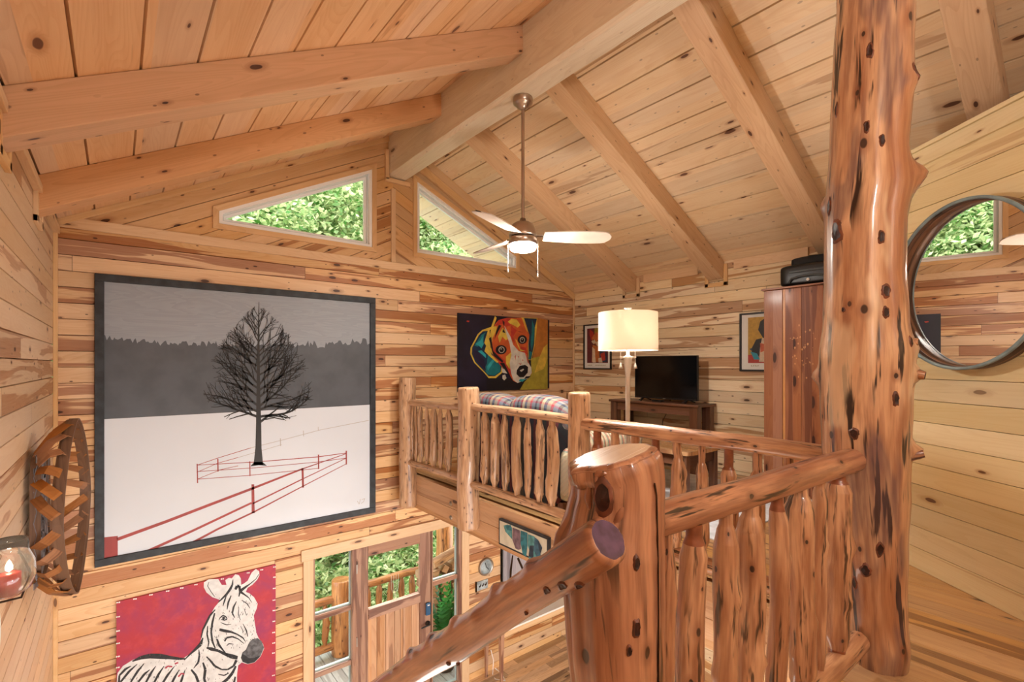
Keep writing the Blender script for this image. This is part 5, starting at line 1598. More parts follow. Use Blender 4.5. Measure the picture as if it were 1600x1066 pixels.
for L in ([(480, 950), (500, 930), (540, 935)], [(560, 910), (590, 900)], [(590, 1020), (620, 990), (640, 1000)]): rdk += band(ZP(L), 12 / 5.44)
ycz = YA - 0.0285
paint([(0, [body]), (1, st), (2, [muz]), (1, [muzd]), (1, eye), (4, rdk)], lambda u, v: onY(u, v, ycz), Vector((0, -1, 0)), 'painted_zebra', ['zwhite', 'zblk', 'zgrey', 'white', 'crimson'], zp, 0.0005)

for (u_, v_) in gro:
    q_ = onY(u_, v_, YA - 0.0285)
    m = MB()
    for dx in (-0.007, 0.007):
        m.lathe((q_.x + dx, q_.y + 0.001, q_.z - dx * .15), [(0.0065, 0.0), (0.0065, -0.002), (0.004, -0.0035), (0, -0.004)], 8, axis='Y')
    m.build('grommet', 'white', zp)

# ---- colourful dog painting (unframed canvas)
dA = onY(714, 489.5, YA); dB = onY(856, 500, YA)
dx0, dx1 = dA.x, dB.x
dz1 = (dA.z + dB.z) / 2; dz0 = (onY(714, 611, YA).z + onY(856, 608, YA).z) / 2
dp = thing('dog_painting', 'unframed dark purple canvas painting of a multicoloured hound face above the sofa', 'painting', ((dx0 + dx1) / 2, YA, dz0))
M['dbase'] = plain('painted_dark_purple', '1F1A33', 0.5, var=0.3, scale=4)
m = MB(); bx(dx0, dx1, YA - 0.03, YA - 0.002, dz0, dz1, 0, m); m.build('canvas', 'dbase', dp)
D = lambda x, y: (700 + x / 7.106, 470 + y / 7.106)
DP = lambda L: [D(*p) for p in L]
cols = {'or': 'C07A32', 'ye': 'E0C04C', 'ol': 'B2A43C', 'teal': '137A84', 'tl2': '2FA8B4', 'red': 'C33A2C', 'blk': '15131C', 'wht': 'DCD6C8', 'pk': 'C86A5A', 'nav': '15304E', 'dk2': '241C3C', 'orr': 'D2602E'}
ck = list(cols)
for k_ in ck: M['d' + k_] = plain('painted_' + k_, cols[k_], 0.5, var=0.12, scale=14)
ix = {k_: i for i, k_ in enumerate(ck)}
L_ = []
def LY(c, *ps): L_.append((ix[c], [DP(p) for p in ps]))
LY('or', [(980, 188), (1108, 215), (1106, 700), (920, 700), (940, 640), (975, 420)])
LY('ol', [(920, 640), (1106, 600), (1105, 980), (795, 990), (830, 920), (900, 850), (925, 780)])
LY('ye', [(1010, 640), (1060, 520), (1104, 480), (1104, 640), (1060, 760), (960, 800)])
LY('blk', [(425, 850), (600, 860), (700, 860), (860, 880), (795, 990), (430, 998)])
# ears with yellow outlines
LY('ye', [(520, 170), (478, 290), (380, 325), (330, 370), (250, 520), (245, 590), (290, 690), (400, 800), (450, 860), (530, 860), (600, 800), (610, 700), (470, 520), (460, 330), (500, 300), (540, 190)])
LY('nav', [(440, 335), (385, 340), (340, 385), (268, 520), (262, 590), (300, 680), (400, 785), (450, 838), (520, 838), (585, 790), (595, 710), (480, 580), (400, 470)])
LY('teal', [(420, 350), (370, 380), (330, 440), (290, 500), (330, 510), (390, 450), (400, 380)], [(440, 600), (520, 650), (585, 720), (575, 790), (510, 832), (440, 820), (400, 760), (430, 700)])
LY('tl2', [(300, 480), (340, 500), (370, 530), (395, 480), (380, 400), (360, 440)], [(330, 560), (380, 600), (420, 640), (420, 600), (370, 550)], [(430, 730), (500, 640), (520, 660), (440, 780)])
LY('dk2', [(275, 540), (330, 560), (400, 660), (420, 780), (330, 690), (280, 620)])
LY('ye', [(810, 188), (990, 192), (985, 290), (960, 500), (925, 660), (890, 660), (880, 420), (860, 300)])
LY('nav', [(840, 192), (985, 200), (962, 300), (955, 480), (920, 655), (895, 650), (890, 480), (900, 380), (870, 280)])
LY('teal', [(930, 210), (960, 300), (948, 450), (925, 560), (915, 480), (925, 350)], [(900, 560), (930, 570), (915, 655), (890, 650)])
# head
LY('orr', [(520, 260), (560, 215), (650, 190), (810, 190), (860, 260), (900, 380), (885, 480), (880, 640), (900, 700), (930, 800), (890, 860), (770, 915), (720, 890), (680, 820), (580, 720), (500, 620), (470, 500), (450, 400)])
LY('red', [(560, 215), (650, 190), (690, 200), (700, 270), (640, 290), (600, 260), (520, 280)], [(500, 520), (560, 600), (640, 680), (700, 780), (690, 830), (580, 720), (500, 620)], [(700, 280), (760, 330), (720, 400), (740, 480), (690, 400)], [(800, 510), (860, 520), (880, 600), (820, 570)])
LY('ye', [(480, 290), (540, 285), (530, 340), (490, 420), (480, 520), (450, 430)], [(700, 200), (760, 210), (800, 270), (770, 300), (720, 270), (690, 260), (660, 235)], [(600, 300), (650, 340), (670, 420), (640, 440), (600, 400), (570, 470), (550, 400)], [(430, 470), (480, 600), (560, 680), (540, 690), (450, 610), (400, 560)], [(740, 420), (770, 500), (800, 560), (860, 560), (800, 540), (760, 440)], [(640, 620), (700, 570), (690, 660), (680, 760), (640, 700)], [(820, 200), (850, 250), (890, 360), (860, 320)])
LY('blk', [(560, 270), (590, 275), (560, 330), (530, 390), (510, 440), (530, 340)], [(450, 420), (475, 400), (500, 560), (610, 670), (600, 690), (500, 610)], [(770, 340), (830, 350), (790, 350)], [(610, 310), (635, 360), (600, 350)], [(600, 215), (625, 240), (620, 290), (605, 250)])
LY('wht', [(622, 275), (650, 330), (690, 400), (720, 490), (780, 560), (850, 580), (880, 680), (920, 740), (925, 800), (890, 860), (770, 915), (720, 880), (695, 800), (680, 690), (700, 600), (680, 480), (640, 360)], [(590, 745), (660, 780), (655, 810), (600, 800)], [(600, 830), (630, 820), (645, 860), (620, 885), (600, 865)])
LY('pk', [(735, 620), (750, 600), (745, 660)], [(770, 610), (785, 620), (780, 640)], [(820, 650), (835, 660), (822, 672)], [(775, 690), (800, 700), (815, 690), (800, 715)], [(860, 590), (880, 620), (885, 700), (870, 660)])
LY('blk', [(585 + 62 * math.cos(t), 545 + 52 * math.sin(t)) for t in [k_ * math.pi / 8 for k_ in range(16)]], [(820 + 52 * math.cos(t), 432 + 50 * math.sin(t)) for t in [k_ * math.pi / 8 for k_ in range(16)]], [(760, 770), (790, 725), (850, 712), (885, 735), (880, 800), (835, 850), (790, 850), (755, 815)], [(860, 840), (915, 835), (890, 860), (840, 870)], [(570, 690), (670, 830), (690, 840), (620, 690)])
LY('wht', [(590 + 34 * math.cos(t), 545 + 36 * math.sin(t)) for t in [k_ * math.pi / 8 for k_ in range(16)]], [(820 + 28 * math.cos(t), 436 + 32 * math.sin(t)) for t in [k_ * math.pi / 8 for k_ in range(16)]], [(790, 775), (830, 755), (840, 765), (810, 790)])
LY('blk', [(590 + 26 * math.cos(t), 547 + 28 * math.sin(t)) for t in [k_ * math.pi / 8 for k_ in range(16)]], [(820 + 22 * math.cos(t), 438 + 26 * math.sin(t)) for t in [k_ * math.pi / 8 for k_ in range(16)]])
LY('wht', [(578, 532), (588, 526), (592, 540), (582, 544)], [(812, 426), (820, 420), (824, 432), (815, 436)])
LY('tl2', [(790, 870), (860, 870), (820, 900), (780, 895)])
LY('red', [(205, 220), (235, 225), (225, 240), (200, 232)])
paint(L_, lambda u, v: onY(u, v, YA - 0.0305), Vector((0, -1, 0)), 'painted_dog', ['d' + k_ for k_ in ck], dp, 0.0005)

# ---- two framed posters on the television wall
def poster(name, lab, y0, y1, z0, z1, bgc, layers, colsx):
    root = thing(name, lab, 'poster', (XB, (y0 + y1) / 2, z0))
    x = XB
    def R(ya, yb_, za, zb, xa, xb, m):
        return m.box(((xa + xb) / 2, (ya + yb_) / 2, (za + zb) / 2), (abs(xb - xa), abs(yb_ - ya), abs(zb - za)), grain=1)
    t = 0.018
    m = MB()
    R(y0, y1, z1 - t, z1, x - 0.025, x - 0.001, m); R(y0, y1, z0, z0 + t, x - 0.025, x - 0.001, m)
    R(y0, y0 + t, z0 + t, z1 - t, x - 0.025, x - 0.001, m); R(y1 - t, y1, z0 + t, z1 - t, x - 0.025, x - 0.001, m)
    m.build('picture_frame', 'frame_blk', root)
    m = MB(); R(y0 + t * .8, y1 - t * .8, z0 + t * .8, z1 - t * .8, x - 0.008, x - 0.002, m); m.build('white_sheet', 'mat_white', root)
    w, h = y1 - y0, z1 - z0
    names = [c_[0] for c_ in colsx]
    for nm, cc in colsx: M.setdefault('po' + nm, plain('print_' + nm, cc, 0.5, var=0.1, scale=30))
    m = MB()
    # s: 0 left .. 1 right as seen from the room (left = larger y)
    def f(s, t_, li): return Vector((x - 0.0085 - 0.0005 * li, y1 - s * w, z1 - t_ * h))
    for li, (c_, pl) in enumerate(layers):
        m.poly([(p[0], p[1]) for p in pl], lambda s, t_, li=li: f(s, t_, li), names.index(c_))
    m.build('print', ['po' + q for q in names], root)
    return root
LA = onX(913, 508, XB); LBt = onX(956, 577, XB)
yl1, yl0 = LA.y, LBt.y
zl1 = LA.z; zl0 = onX(913, 577, XB).z
def strip(s0, s1, t0, t1): return [(s0, t0), (s1, t0), (s1, t1), (s0, t1)]
tick = []
rt = random.Random(3)
def ticks(s0, s1, t, n_):
    out = []
    for i in range(n_):
        s = s0 + (s1 - s0) * i / n_
        out.append(('tx', strip(s, s + 0.016, t, t + 0.022)))
        if i % 2: out.append(('tx', strip(s, s + 0.03, t, t + 0.005)))
        else: out.append(('tx', strip(s, s + 0.03, t + 0.017, t + 0.022)))
    return out
poster('framed_poster', 'framed cat poster with dark red ground, half hidden behind the lamp shade', yl0, yl1, zl0, zl1, None,
       [('mar', strip(.12, .88, .09, .86)), ('ol', strip(.4, .88, .09, .3)), ('red', [(.22, .1), (.35, .18), (.4, .3), (.28, .36), (.22, .25)]), ('or', [(.3, .3), (.45, .18), (.62, .22), (.66, .12), (.74, .2), (.7, .4), (.55, .5), (.36, .42)]),
        ('cr', [(.28, .38), (.4, .34), (.46, .42), (.36, .44)]), ('cr', [(.44, .4), (.54, .38), (.6, .46), (.5, .5)]), ('blk', [(.35, .34), (.39, .34), (.38, .38)]), ('blk', [(.5, .36), (.56, .35), (.54, .4)]),
        ('or', [(.34, .46), (.56, .5), (.62, .84), (.3, .84)]), ('cr', [(.32, .5), (.42, .56), (.44, .84), (.32, .84)]), ('nav', [(.58, .5), (.8, .45), (.86, .84), (.6, .84)]), ('red', [(.62, .66), (.78, .62), (.8, .8), (.66, .82)]), ('cr', [(.36, .74), (.44, .74), (.46, .85), (.34, .85)]), ('cr', [(.54, .76), (.66, .74), (.7, .85), (.56, .85)])]
       + ticks(.16, .34, .9, 5) + ticks(.45, .85, .9, 10),
       [('mar', '6A2C34'), ('ol', '9C8A34'), ('red', 'B43C30'), ('or', 'C0703C'), ('cr', 'D8C4A8'), ('blk', '1C1618'), ('nav', '2C4058'), ('tx', 'A8A080')])
RA = onX(1157, 490.5, XB - 0.0); wq = yl1 - yl0
yr1 = RA.y; yr0 = yr1 - wq
zr1 = RA.z; zr0 = onX(1158, 580, XB).z
poster('framed_poster', 'framed hound poster with mustard ground, half hidden behind the cedar armoire', yr0, yr1, zr0, zr1, None,
       [('mus', strip(.17, .86, .08, .86)), ('red', strip(.17, .86, .72, .86)), ('blk', [(.38, .3), (.42, .16), (.56, .08), (.7, .1), (.78, .3), (.66, .42), (.48, .44)]), ('cr', [(.5, .2), (.56, .14), (.62, .3), (.6, .42), (.52, .38)]), ('red', [(.5, .16), (.56, .12), (.6, .2), (.52, .3)]),
        ('blk', [(.24, .62), (.34, .46), (.46, .44), (.5, .6), (.4, .74), (.26, .7)]), ('cr', [(.46, .44), (.7, .44), (.76, .84), (.4, .84), (.42, .6)]), ('orr', [(.42, .52), (.5, .54), (.5, .66), (.43, .68)]), ('tl', [(.22, .66), (.36, .7), (.42, .8), (.3, .8)]), ('nav', [(.2, .62), (.26, .6), (.26, .66)]),
        ('tl', [(.52, .74), (.62, .76), (.6, .84), (.54, .84)]), ('orr', [(.56, .62), (.66, .6), (.66, .68), (.58, .7)])]
       + ticks(.24, .42, .895, 4) + ticks(.58, .84, .895, 5),
       [('mus', 'C39A36'), ('red', 'A83430'), ('blk', '1E2226'), ('cr', 'DDD8CC'), ('orr', 'C6603A'), ('tl', '2E94AC'), ('nav', '24386A'), ('tx', '5A5A58')])

# ---- teal canvas hung on the loft edge beam
xe = XF - 0.03
E = lambda x, y: (770 + x / 10.664, 800 + y / 10.664)
EP = lambda L: [E(*p) for p in L]
pa_ = onX(*E(118, 110), xe); pb_ = onX(*E(900, 480), xe)
tyA, tyB = pa_.y, pb_.y
tz1 = (pa_.z + pb_.z) / 2; tz0 = onX(*E(150, 540), xe).z
tp = thing('teal_abstract_painting', 'small canvas with teal and purple strokes hung on the loft edge beam', 'painting', (XF, (tyA + tyB) / 2, tz0))
m = MB(); m.box((XF - 0.015, (tyA + tyB) / 2, (tz0 + tz1) / 2), (0.03, abs(tyA - tyB) + 0.03, tz1 - tz0 + 0.02)); m.build('picture_frame', 'frame_dark', tp)
M['tbase'] = plain('painted_cream', 'D6D4C2', 0.6, var=0.08, scale=14)
m = MB(); m.box((XF - 0.0305, (tyA + tyB) / 2, (tz0 + tz1) / 2), (0.002, abs(tyA - tyB), tz1 - tz0 - .01)); m.build('canvas', 'tbase', tp)
for k_, c_ in (('t1', '2E7F90'), ('t2', '86707F'), ('t3', '3E6C86'), ('t4', '5FA6AC'), ('t5', '2B4258')): M[k_] = plain('painted_' + {'t1': 'teal', 't2': 'mauve', 't3': 'slate', 't4': 'aqua', 't5': 'ink'}[k_], c_, 0.6, var=0.25, scale=25)
paint([(3, [EP([(180, 230), (250, 210), (320, 260), (325, 460), (290, 420), (210, 330)])]), (0, [EP([(200, 225), (300, 220), (325, 320), (240, 300)])]), (1, [EP([(330, 260), (455, 310), (470, 620), (430, 635), (380, 610), (330, 470)])]), (0, [EP([(465, 310), (580, 350), (580, 560), (560, 760), (500, 700), (465, 520)])]),
       (3, [EP([(590, 370), (700, 410), (690, 620), (760, 780), (720, 850), (600, 770), (620, 660), (585, 560)])]), (4, [EP([(620, 560), (690, 560), (680, 780), (600, 740)])]), (2, [EP([(700, 420), (760, 470), (830, 600), (800, 690), (810, 840), (760, 800), (690, 640)])]), (4, [EP([(760, 480), (825, 600), (800, 700), (770, 600)])])],
      lambda u, v: onX(u, v, XF - 0.0318), Vector((-1, 0, 0)), 'painted_strokes', ['t1', 't2', 't3', 't4', 't5'], tp, 0.0005)

# ================================================================== TOBACCO BASKET ON THE LEFT WALL
bk = thing('tobacco_basket', 'woven slat basket with dark rim hanging on the left wall beside the tree painting', 'basket', (XL, 4.0, -1.39))
rimc = Vector((-0.200, 4.0, -0.862)); ra = Vector((0.083, 0.8, 0)).normalized(); rn_ = Vector((ra.y, -ra.x, 0))   # rn points into the room
HW, HH = 0.42, 0.53
basec = Vector((XL + 0.045, 3.93, -0.86)); BW, BH = 0.25, 0.36
def rimp(t, k=1.3):
    c_, s_ = math.cos(t), math.sin(t)
    e = k
    return rimc + ra * (math.copysign(abs(c_) ** e, c_) * HW) + Vector((0, 0, math.copysign(abs(s_) ** e, s_) * HH))
def basep(t):
    c_, s_ = math.cos(t), math.sin(t); e = 0.45
    return basec + Vector((0, 1, 0)) * (math.copysign(abs(c_) ** e, c_) * BW) + Vector((0, 0, math.copysign(abs(s_) ** e, s_) * BH))
def ribbon(m, pts, nrm, w, th=0.006, mi=0):
    """flat slat through pts; nrm = function(i) giving the slat's face normal"""
    P = []; UV = []; L = 0
    for i, p in enumerate(pts):
        t = (pts[min(i + 1, len(pts) - 1)] - pts[max(i - 1, 0)]).normalized()
        n_ = nrm(i); n_ = (n_ - t * n_.dot(t)).normalized()
        s_ = t.cross(n_)
        if i: L += (p - pts[i - 1]).length
        P.append([p - s_ * w / 2 - n_ * th / 2, p + s_ * w / 2 - n_ * th / 2, p + s_ * w / 2 + n_ * th / 2, p - s_ * w / 2 + n_ * th / 2])
        UV.append([(L, 0), (L, w), (L, w + th), (L, 2 * w), (L, 2 * w + th)])
    m.grid(P, UV, mi, closed=True, smooth=False)
    m.face(P[0], [(0, 0)] * 4, mi); m.face(P[-1][::-1], [(0, 0)] * 4, mi)
NR = 64
for kk, (sc_r, dn) in enumerate(((1.0, 0.0), (0.985, -0.012))):
    m = MB()
    rp = [rimc + (rimp(2 * math.pi * k / NR) - rimc) * sc_r + rn_ * dn for k in range(NR + 1)]
    ribbon(m, rp, lambda i: (rp[i] - rimc), 0.045, 0.007)
    m.build('rim', 'basket_rim', bk)
nribs = 26
for k in range(nribs):
    t = 2 * math.pi * (k + .5) / nribs
    a, b = rimp(t), basep(t)
    mid = (a * 0.45 + b * 0.55) + (rimp(t) - rimc).normalized() * 0.035
    pts_ = [a + (rimc - a) * .02, a * .75 + mid * .25 + (a - rimc).normalized() * .01, mid, b * .6 + mid * .4, b]
    m = MB(); ribbon(m, pts_, lambda i: (pts_[i] - rimc) - rn_ * (pts_[i] - rimc).dot(rn_), 0.050, 0.004)
    m.build('side_slat', 'basket', bk)
for q_, w_ in ((0.0, .045),):
    m = MB(); rp2 = []
    for k in range(NR + 1):
        t = 2 * math.pi * k / NR
        a, b = rimp(t), basep(t)
        c_ = b * (1 - q_) + a * q_ + (a - rimc).normalized() * (0.03 if q_ else 0.0)
        rp2.append(c_)
    ribbon(m, rp2, lambda i: (rp2[i] - rimc) - rn_ * (rp2[i] - rimc).dot(rn_), w_, 0.005)
    m.build('base_band' if q_ == 0 else 'middle_band', 'basket_rim' if q_ == 0 else 'basket', bk)
nb = 9
for k in range(nb):
    q = (k - (nb - 1) / 2) / ((nb - 1) / 2)
    hh = BH * (1.0 if abs(q) < 0.7 else 0.86)
    m = MB(); y = q * BW * 0.95
    pts_ = [basec + Vector((0.006 * (-1) ** (k + j), y, -hh + 2 * hh * j / 10)) for j in range(11)]
    ribbon(m, pts_, lambda i: Vector((1, 0, 0)), 0.034, 0.003)
    m.build('base_slat', 'basket_i', bk)
nb2 = 12
for k in range(nb2):
    q = (k - (nb2 - 1) / 2) / ((nb2 - 1) / 2)
    m = MB(); z = q * BH * 0.95
    pts_ = [basec + Vector((0.006 * (-1) ** (k + j + 1), -BW + 2 * BW * j / 8, z)) for j in range(9)]
    ribbon(m, pts_, lambda i: Vector((1, 0, 0)), 0.034, 0.003)
    m.build('base_slat', 'basket_i', bk)
# diagonal stiffeners
m = MB()
for s_ in (-1, 1):
    pts_ = [basep(math.radians(90 + s_ * 40)) + Vector((.02, 0, 0)), basec + Vector((0.022, 0, 0)), basep(math.radians(-90 + s_ * 40)) + Vector((.02, 0, 0))]
    ribbon(m, pts_, lambda i: Vector((1, 0, 0)), 0.022, 0.003)
m.build('diagonal_slat', 'basket_i', bk)
m = MB(); m.box((XL + 0.012, 3.97, -0.86), (0.024, 0.08, 0.08)); m.build('wall_hook', 'wire', bk)

# ================================================================== WALL SCONCE AND ROUND PLAQUE (left edge)
scy = 2.36
s0 = onX(14, 885, -0.285)
sco = thing('wall_sconce', 'glass candle sconce with bronze wire scroll at the left edge, below the basket', 'wall sconce', (XL, s0.y, s0.z - .1))
sx, sy, sz = s0
M['sglass'] = plain('clear_glass', 'F4F4F2', 0.03, trans=0.95, var=0.0)
MB().lathe((sx, sy, sz - 0.10), [(0.03, 0.0), (0.055, 0.02), (0.068, 0.06), (0.066, 0.11), (0.05, 0.15), (0.048, 0.19), (0.046, 0.19), (0.048, 0.15), (0.064, 0.11), (0.066, 0.06), (0.053, 0.022), (0.03, 0.004)], 28).build('glass_shade', 'sglass', sco)
MB().lathe((sx, sy, sz - 0.095), [(0, 0), (0.03, 0.0), (0.031, 0.07), (0.0, 0.072)], 18).build('candle', 'red_candle', sco)
m = MB()
m.tube([(XL + .004, sy + .03, sz + .10), (XL + .03, sy + .05, sz + .08), (sx + 0.02, sy + .07, sz + .02), (sx + 0.05, sy + 0.05, sz - 0.05), (sx + .03, sy, sz - 0.115), (XL + 0.02, sy, sz - 0.12)], 0.004, 8)
sp_ = [(XL + 0.06 + 0.045 * math.cos(t) * (1 - t / 9), sy + 0.055, sz + 0.03 + 0.045 * math.sin(t) * (1 - t / 9)) for t in [k * 0.45 for k in range(16)]]
m.tube(sp_, 0.0035, 8)
m.build('wire_scroll', 'wire', sco)
M['flame'] = plain('candle_flame', 'FFFFFF', 0.4, emit='FFE9C8', es=160.0, var=0.0)
MB().lathe((sx, sy, sz - 0.02), [(0, 0), (0.009, 0.008), (0.010, 0.018), (0.005, 0.034), (0, 0.042)], 12).build('lit_bulb', 'flame', sco)
MB().box((XL + 0.006, sy, sz - 0.02), (0.012, 0.06, 0.26)).build('back_plate', 'wire', sco, bevel=0.003)
q0 = onX(-8, 1000, XL + 0.03)
pl = thing('round_wall_plaque', 'round distressed white plaque at the lower left edge', 'plaque', (XL, q0.y, q0.z))
MB().lathe((XL + 0.002, q0.y, q0.z), [(0.0, 0.0), (0.115, 0.0), (0.12, 0.008), (0.12, 0.024), (0.11, 0.03), (0.10, 0.024), (0.0, 0.024)], 40, axis='X').build('disc', 'white', pl)
m = MB()
for k in range(26):
    t = k * 2.4; r = 0.02 + 0.075 * ((k * 37) % 26) / 26
    c = Vector((XL + 0.0268, q0.y + r * math.cos(t), q0.z + r * math.sin(t)))
    m.face([c, c + Vector((0, .003, .012)), c + Vector((0, .007, .014)), c + Vector((0, .006, .002))], [(0, 0)] * 4)
m.build('worn_flecks', 'black', pl)

# ================================================================== LOWER ROOM BY THE DOOR
c0 = onY(758, 885, YA)
ck_ = thing('wall_clock', 'small round clock with pale face on the wall right of the entry door', 'clock', (c0.x, YA, c0.z))
MB().lathe((c0.x, YA - 0.001, c0.z), [(0.0, 0.0), (0.108, 0.0), (0.115, -0.01), (0.112, -0.035), (0.098, -0.04), (0.094, -0.02), (0.0, -0.02)], 40, axis='Y').build('case', 'bolt', ck_)
M['clockface'] = plain('blue_grey_dial', 'B7C6CC', 0.3, var=0.25, scale=18)
MB().lathe((c0.x, YA - 0.021, c0.z), [(0.0, -0.002), (0.093, -0.002), (0.093, 0.0)], 40, axis='Y').build('dial', 'clockface', ck_)
m = MB(); m.bar((c0.x, YA - 0.026, c0.z), (c0.x + 0.04, YA - 0.026, c0.z - 0.045), 0.01, 0.003, up=(0, 1, 0)); m.bar((c0.x, YA - 0.028, c0.z), (c0.x - 0.02, YA - 0.028, c0.z + 0.06), 0.008, 0.003, up=(0, 1, 0)); m.build('hands', 'black', ck_)
c1 = onY(752, 914, YA)
sg_ = thing('wall_sign', 'narrow pale sign with small dark figures hung under the round clock', 'sign', (c1.x, YA, c1.z))
MB().box((c1.x, YA - 0.01, c1.z), (0.19, 0.02, 0.115)).build('board', 'clockface', sg_, bevel=0.003)
MB().box((c1.x - 0.09, YA - 0.013, c1.z), (0.012, 0.026, 0.13)).build('end_strip', 'wire', sg_)
m = MB()
for k in range(3):
    x = c1.x - 0.04 + k * 0.045
    m.bar((x, YA - 0.0215, c1.z - 0.02), (x + 0.018, YA - 0.0215, c1.z + 0.02), 0.012, 0.002, up=(0, 1, 0)); m.bar((x - .012, YA - 0.0215, c1.z), (x + 0.022, YA - 0.0215, c1.z - 0.004), 0.010, 0.002, up=(0, 1, 0))
m.build('figures', 'wire', sg_)
g0 = onY(782, 935, YA)
gp = thing('barn_board_picture', 'grey weathered board picture on the far wall below the teal canvas', 'picture', (g0.x + .45, YA, g0.z))
gz = g0.z - 0.12
MB().box((g0.x + 0.46, YA - 0.015, gz + 0.5), (0.92, 0.03, 1.0), grain=2).build('board', 'grey_barn', gp)
m = MB(); m.box((g0.x + 0.008, YA - 0.02, gz + 0.5), (0.016, 0.04, 1.0)); m.box((g0.x + 0.912, YA - 0.02, gz + 0.5), (0.016, 0.04, 1.0)); m.box((g0.x + 0.46, YA - 0.02, gz + 0.008), (0.9, 0.04, 0.016)); m.build('picture_frame', 'frame_dark', gp)
paint([(0, band([(801, 868), (798, 892), (797, 925)], [2, 3.4, 2]) + band([(809, 872), (817, 890), (820, 915)], [3.5, 3, 1.5])), (1, [[(798, 915), (815, 898), (835, 890), (855, 895), (858, 925), (798, 935)]])], lambda u, v: onY(u, v, YA - 0.0305), Vector((0, -1, 0)), 'painted_figures', ['wire', 'clockface'], gp)
kx, kx2, kyA, kyB, kzt = 3.72, 5.35, 4.84, 5.22, -3.32
kt = thing('hall_table', 'slim pale topped hall table with tapered legs against the far lower wall', 'table', ((kx + kx2) / 2, (kyA + kyB) / 2, ZG))
MB().box(((kx + kx2) / 2, (kyA + kyB) / 2, kzt - 0.012), (kx2 - kx + .03, kyB - kyA + .03, 0.024), grain=0).build('tabletop', 'mat_white', kt, bevel=0.003)
for x in (kx + 0.03, kx2 - 0.03):
    for y in (kyA + 0.03, kyB - 0.03):
        s_ = 0.028
        P = [[Vector((x + a * (s_ if z > -3.9 else s_ * .6), y + b * (s_ if z > -3.9 else s_ * .6), z)) for a, b in ((-1, -1), (1, -1), (1, 1), (-1, 1))] for z in (ZG, kzt - 0.024)]
        P[0] = [Vector((x + (p.x - x) * .75, y + (p.y - y) * .75, p.z)) for p in P[0]]
        m = MB(); m.grid(P, [[(p.z, k * .03) for k, p in enumerate(r)] + [(r[0].z, .12)] for r in P], 0, closed=True, smooth=False)
        m.build('leg', 'door_dk', kt)
m = MB(); m.box(((kx + kx2) / 2, kyA + 0.03, kzt - 0.065), (kx2 - kx - .1, 0.018, 0.08), grain=0); m.build('apron', 'trimw', kt)
e0 = onY(766, 1015, YA)
m = MB().tube([(e0.x, YA - 0.012, e0.z), (e0.x + .01, YA - 0.06, e0.z - .12), (e0.x - .03, YA - 0.09, e0.z - .3), (e0.x - .06, YA - .2, ZG + 0.01), (e0.x + .02, YA - .3, ZG + .008), (e0.x + .07, YA - .15, ZG + .01), (e0.x + .02, YA - .08, e0.z - .22)], 0.005, 8)
tag(m.build('white_cord', 'white'), 'thin white cord looped by the hall table legs', 'cord')

# ================================================================== PORCH
f0 = onY(617, 925, YA + 0.10)
fk = thing('fork_ornament', 'wire fork-shaped garden ornament seen behind the entry door glass', 'ornament', tuple(f0))
m = MB()
for k_ in range(4):
    x = f0.x - 0.045 + 0.03 * k_
    m.tube([(x, f0.y, f0.z + .20), (x, f0.y, f0.z + .05), (f0.x + (x - f0.x) * .6, f0.y, f0.z)], 0.003, 6)
m.build('tines', 'chain', fk)
MB().tube([(f0.x, f0.y, f0.z + .01), (f0.x, f0.y, f0.z - .25)], 0.004, 6).build('handle', 'chain', fk)
ZD = ZG - 0.06
struct(clad('porch_deck', [[(-1.0, YA + .12), (6.5, YA + .12), (6.5, 7.25), (-1.0, 7.25)]], (0, 0, ZD), (1, 0, 0), (0, 1, 0), (0, 0, 1), 0.14, 'deck', ang=math.pi / 2, g=0.012, d=0.02, thick=0.15))
bpy.data.objects['porch_deck'].name = 'floor_porch'
def at_y(u, v, Y): return onY(u, v, Y)
def plog(name, lab, cat, p0, p1, r, seed, grp=None):
    o = MB().log(curve_pts(p0, p1, 5, 0.008, seed), [r] * 6, seg=18, amp=0.05, flute=0.03, seed=seed, step=0.06, round_end=0.015).build(name, 'outlog')
    return tag(o, lab, cat, grp)
yR = 7.0
pp = at_y(533, 905, yR - .0)
plog('porch_post', 'stout short log post of the porch railing seen through the left sidelight', 'porch post', (pp.x, yR, pp.z), (pp.x, yR, ZD), 0.135, 41)
pq = at_y(694, 850, yR)
plog('porch_post', 'tall log porch post seen through the right sidelight', 'porch post', (pq.x, yR, -1.0), (pq.x, yR, ZD), 0.14, 42)
def prail(lab, xa, xb, zt_, zb_, n_, seed, us=None):
    root = thing('porch_railing', lab, 'railing', ((xa + xb) / 2, yR, ZD))
    MB().log(curve_pts((xa, yR, zt_), (xb, yR, zt_), 5, 0.01, seed), [0.055] * 6, seg=16, amp=0.05, seed=seed, step=0.06).build('top_rail', 'outlog', root)
    MB().log(curve_pts((xa, yR, zb_), (xb, yR, zb_), 5, 0.01, seed + 1), [0.055] * 6, seg=16, amp=0.05, seed=seed + .4, step=0.06).build('bottom_rail', 'outlog', root)
    for i in range(n_):
        x = xa + (xb - xa) * (i + .5) / n_
        spindle(root, (x, yR, zt_ - .03), (x, yR, zb_ + .03), 0.045, seed * 7 + i, 'outlog', seg=12, detailed=False, neck=.5)
zt1 = at_y(515, 938, yR).z
zb1 = at_y(512, 1012, yR).z
prail('log porch railing section left of the short post', -0.6, pp.x - .12, zt1, zb1, 14, 51)
zt2 = at_y(610, 903, yR).z
prail('log porch railing section seen through the door glass', pp.x + .12, pq.x - .12, zt2, zb1, 8, 52)
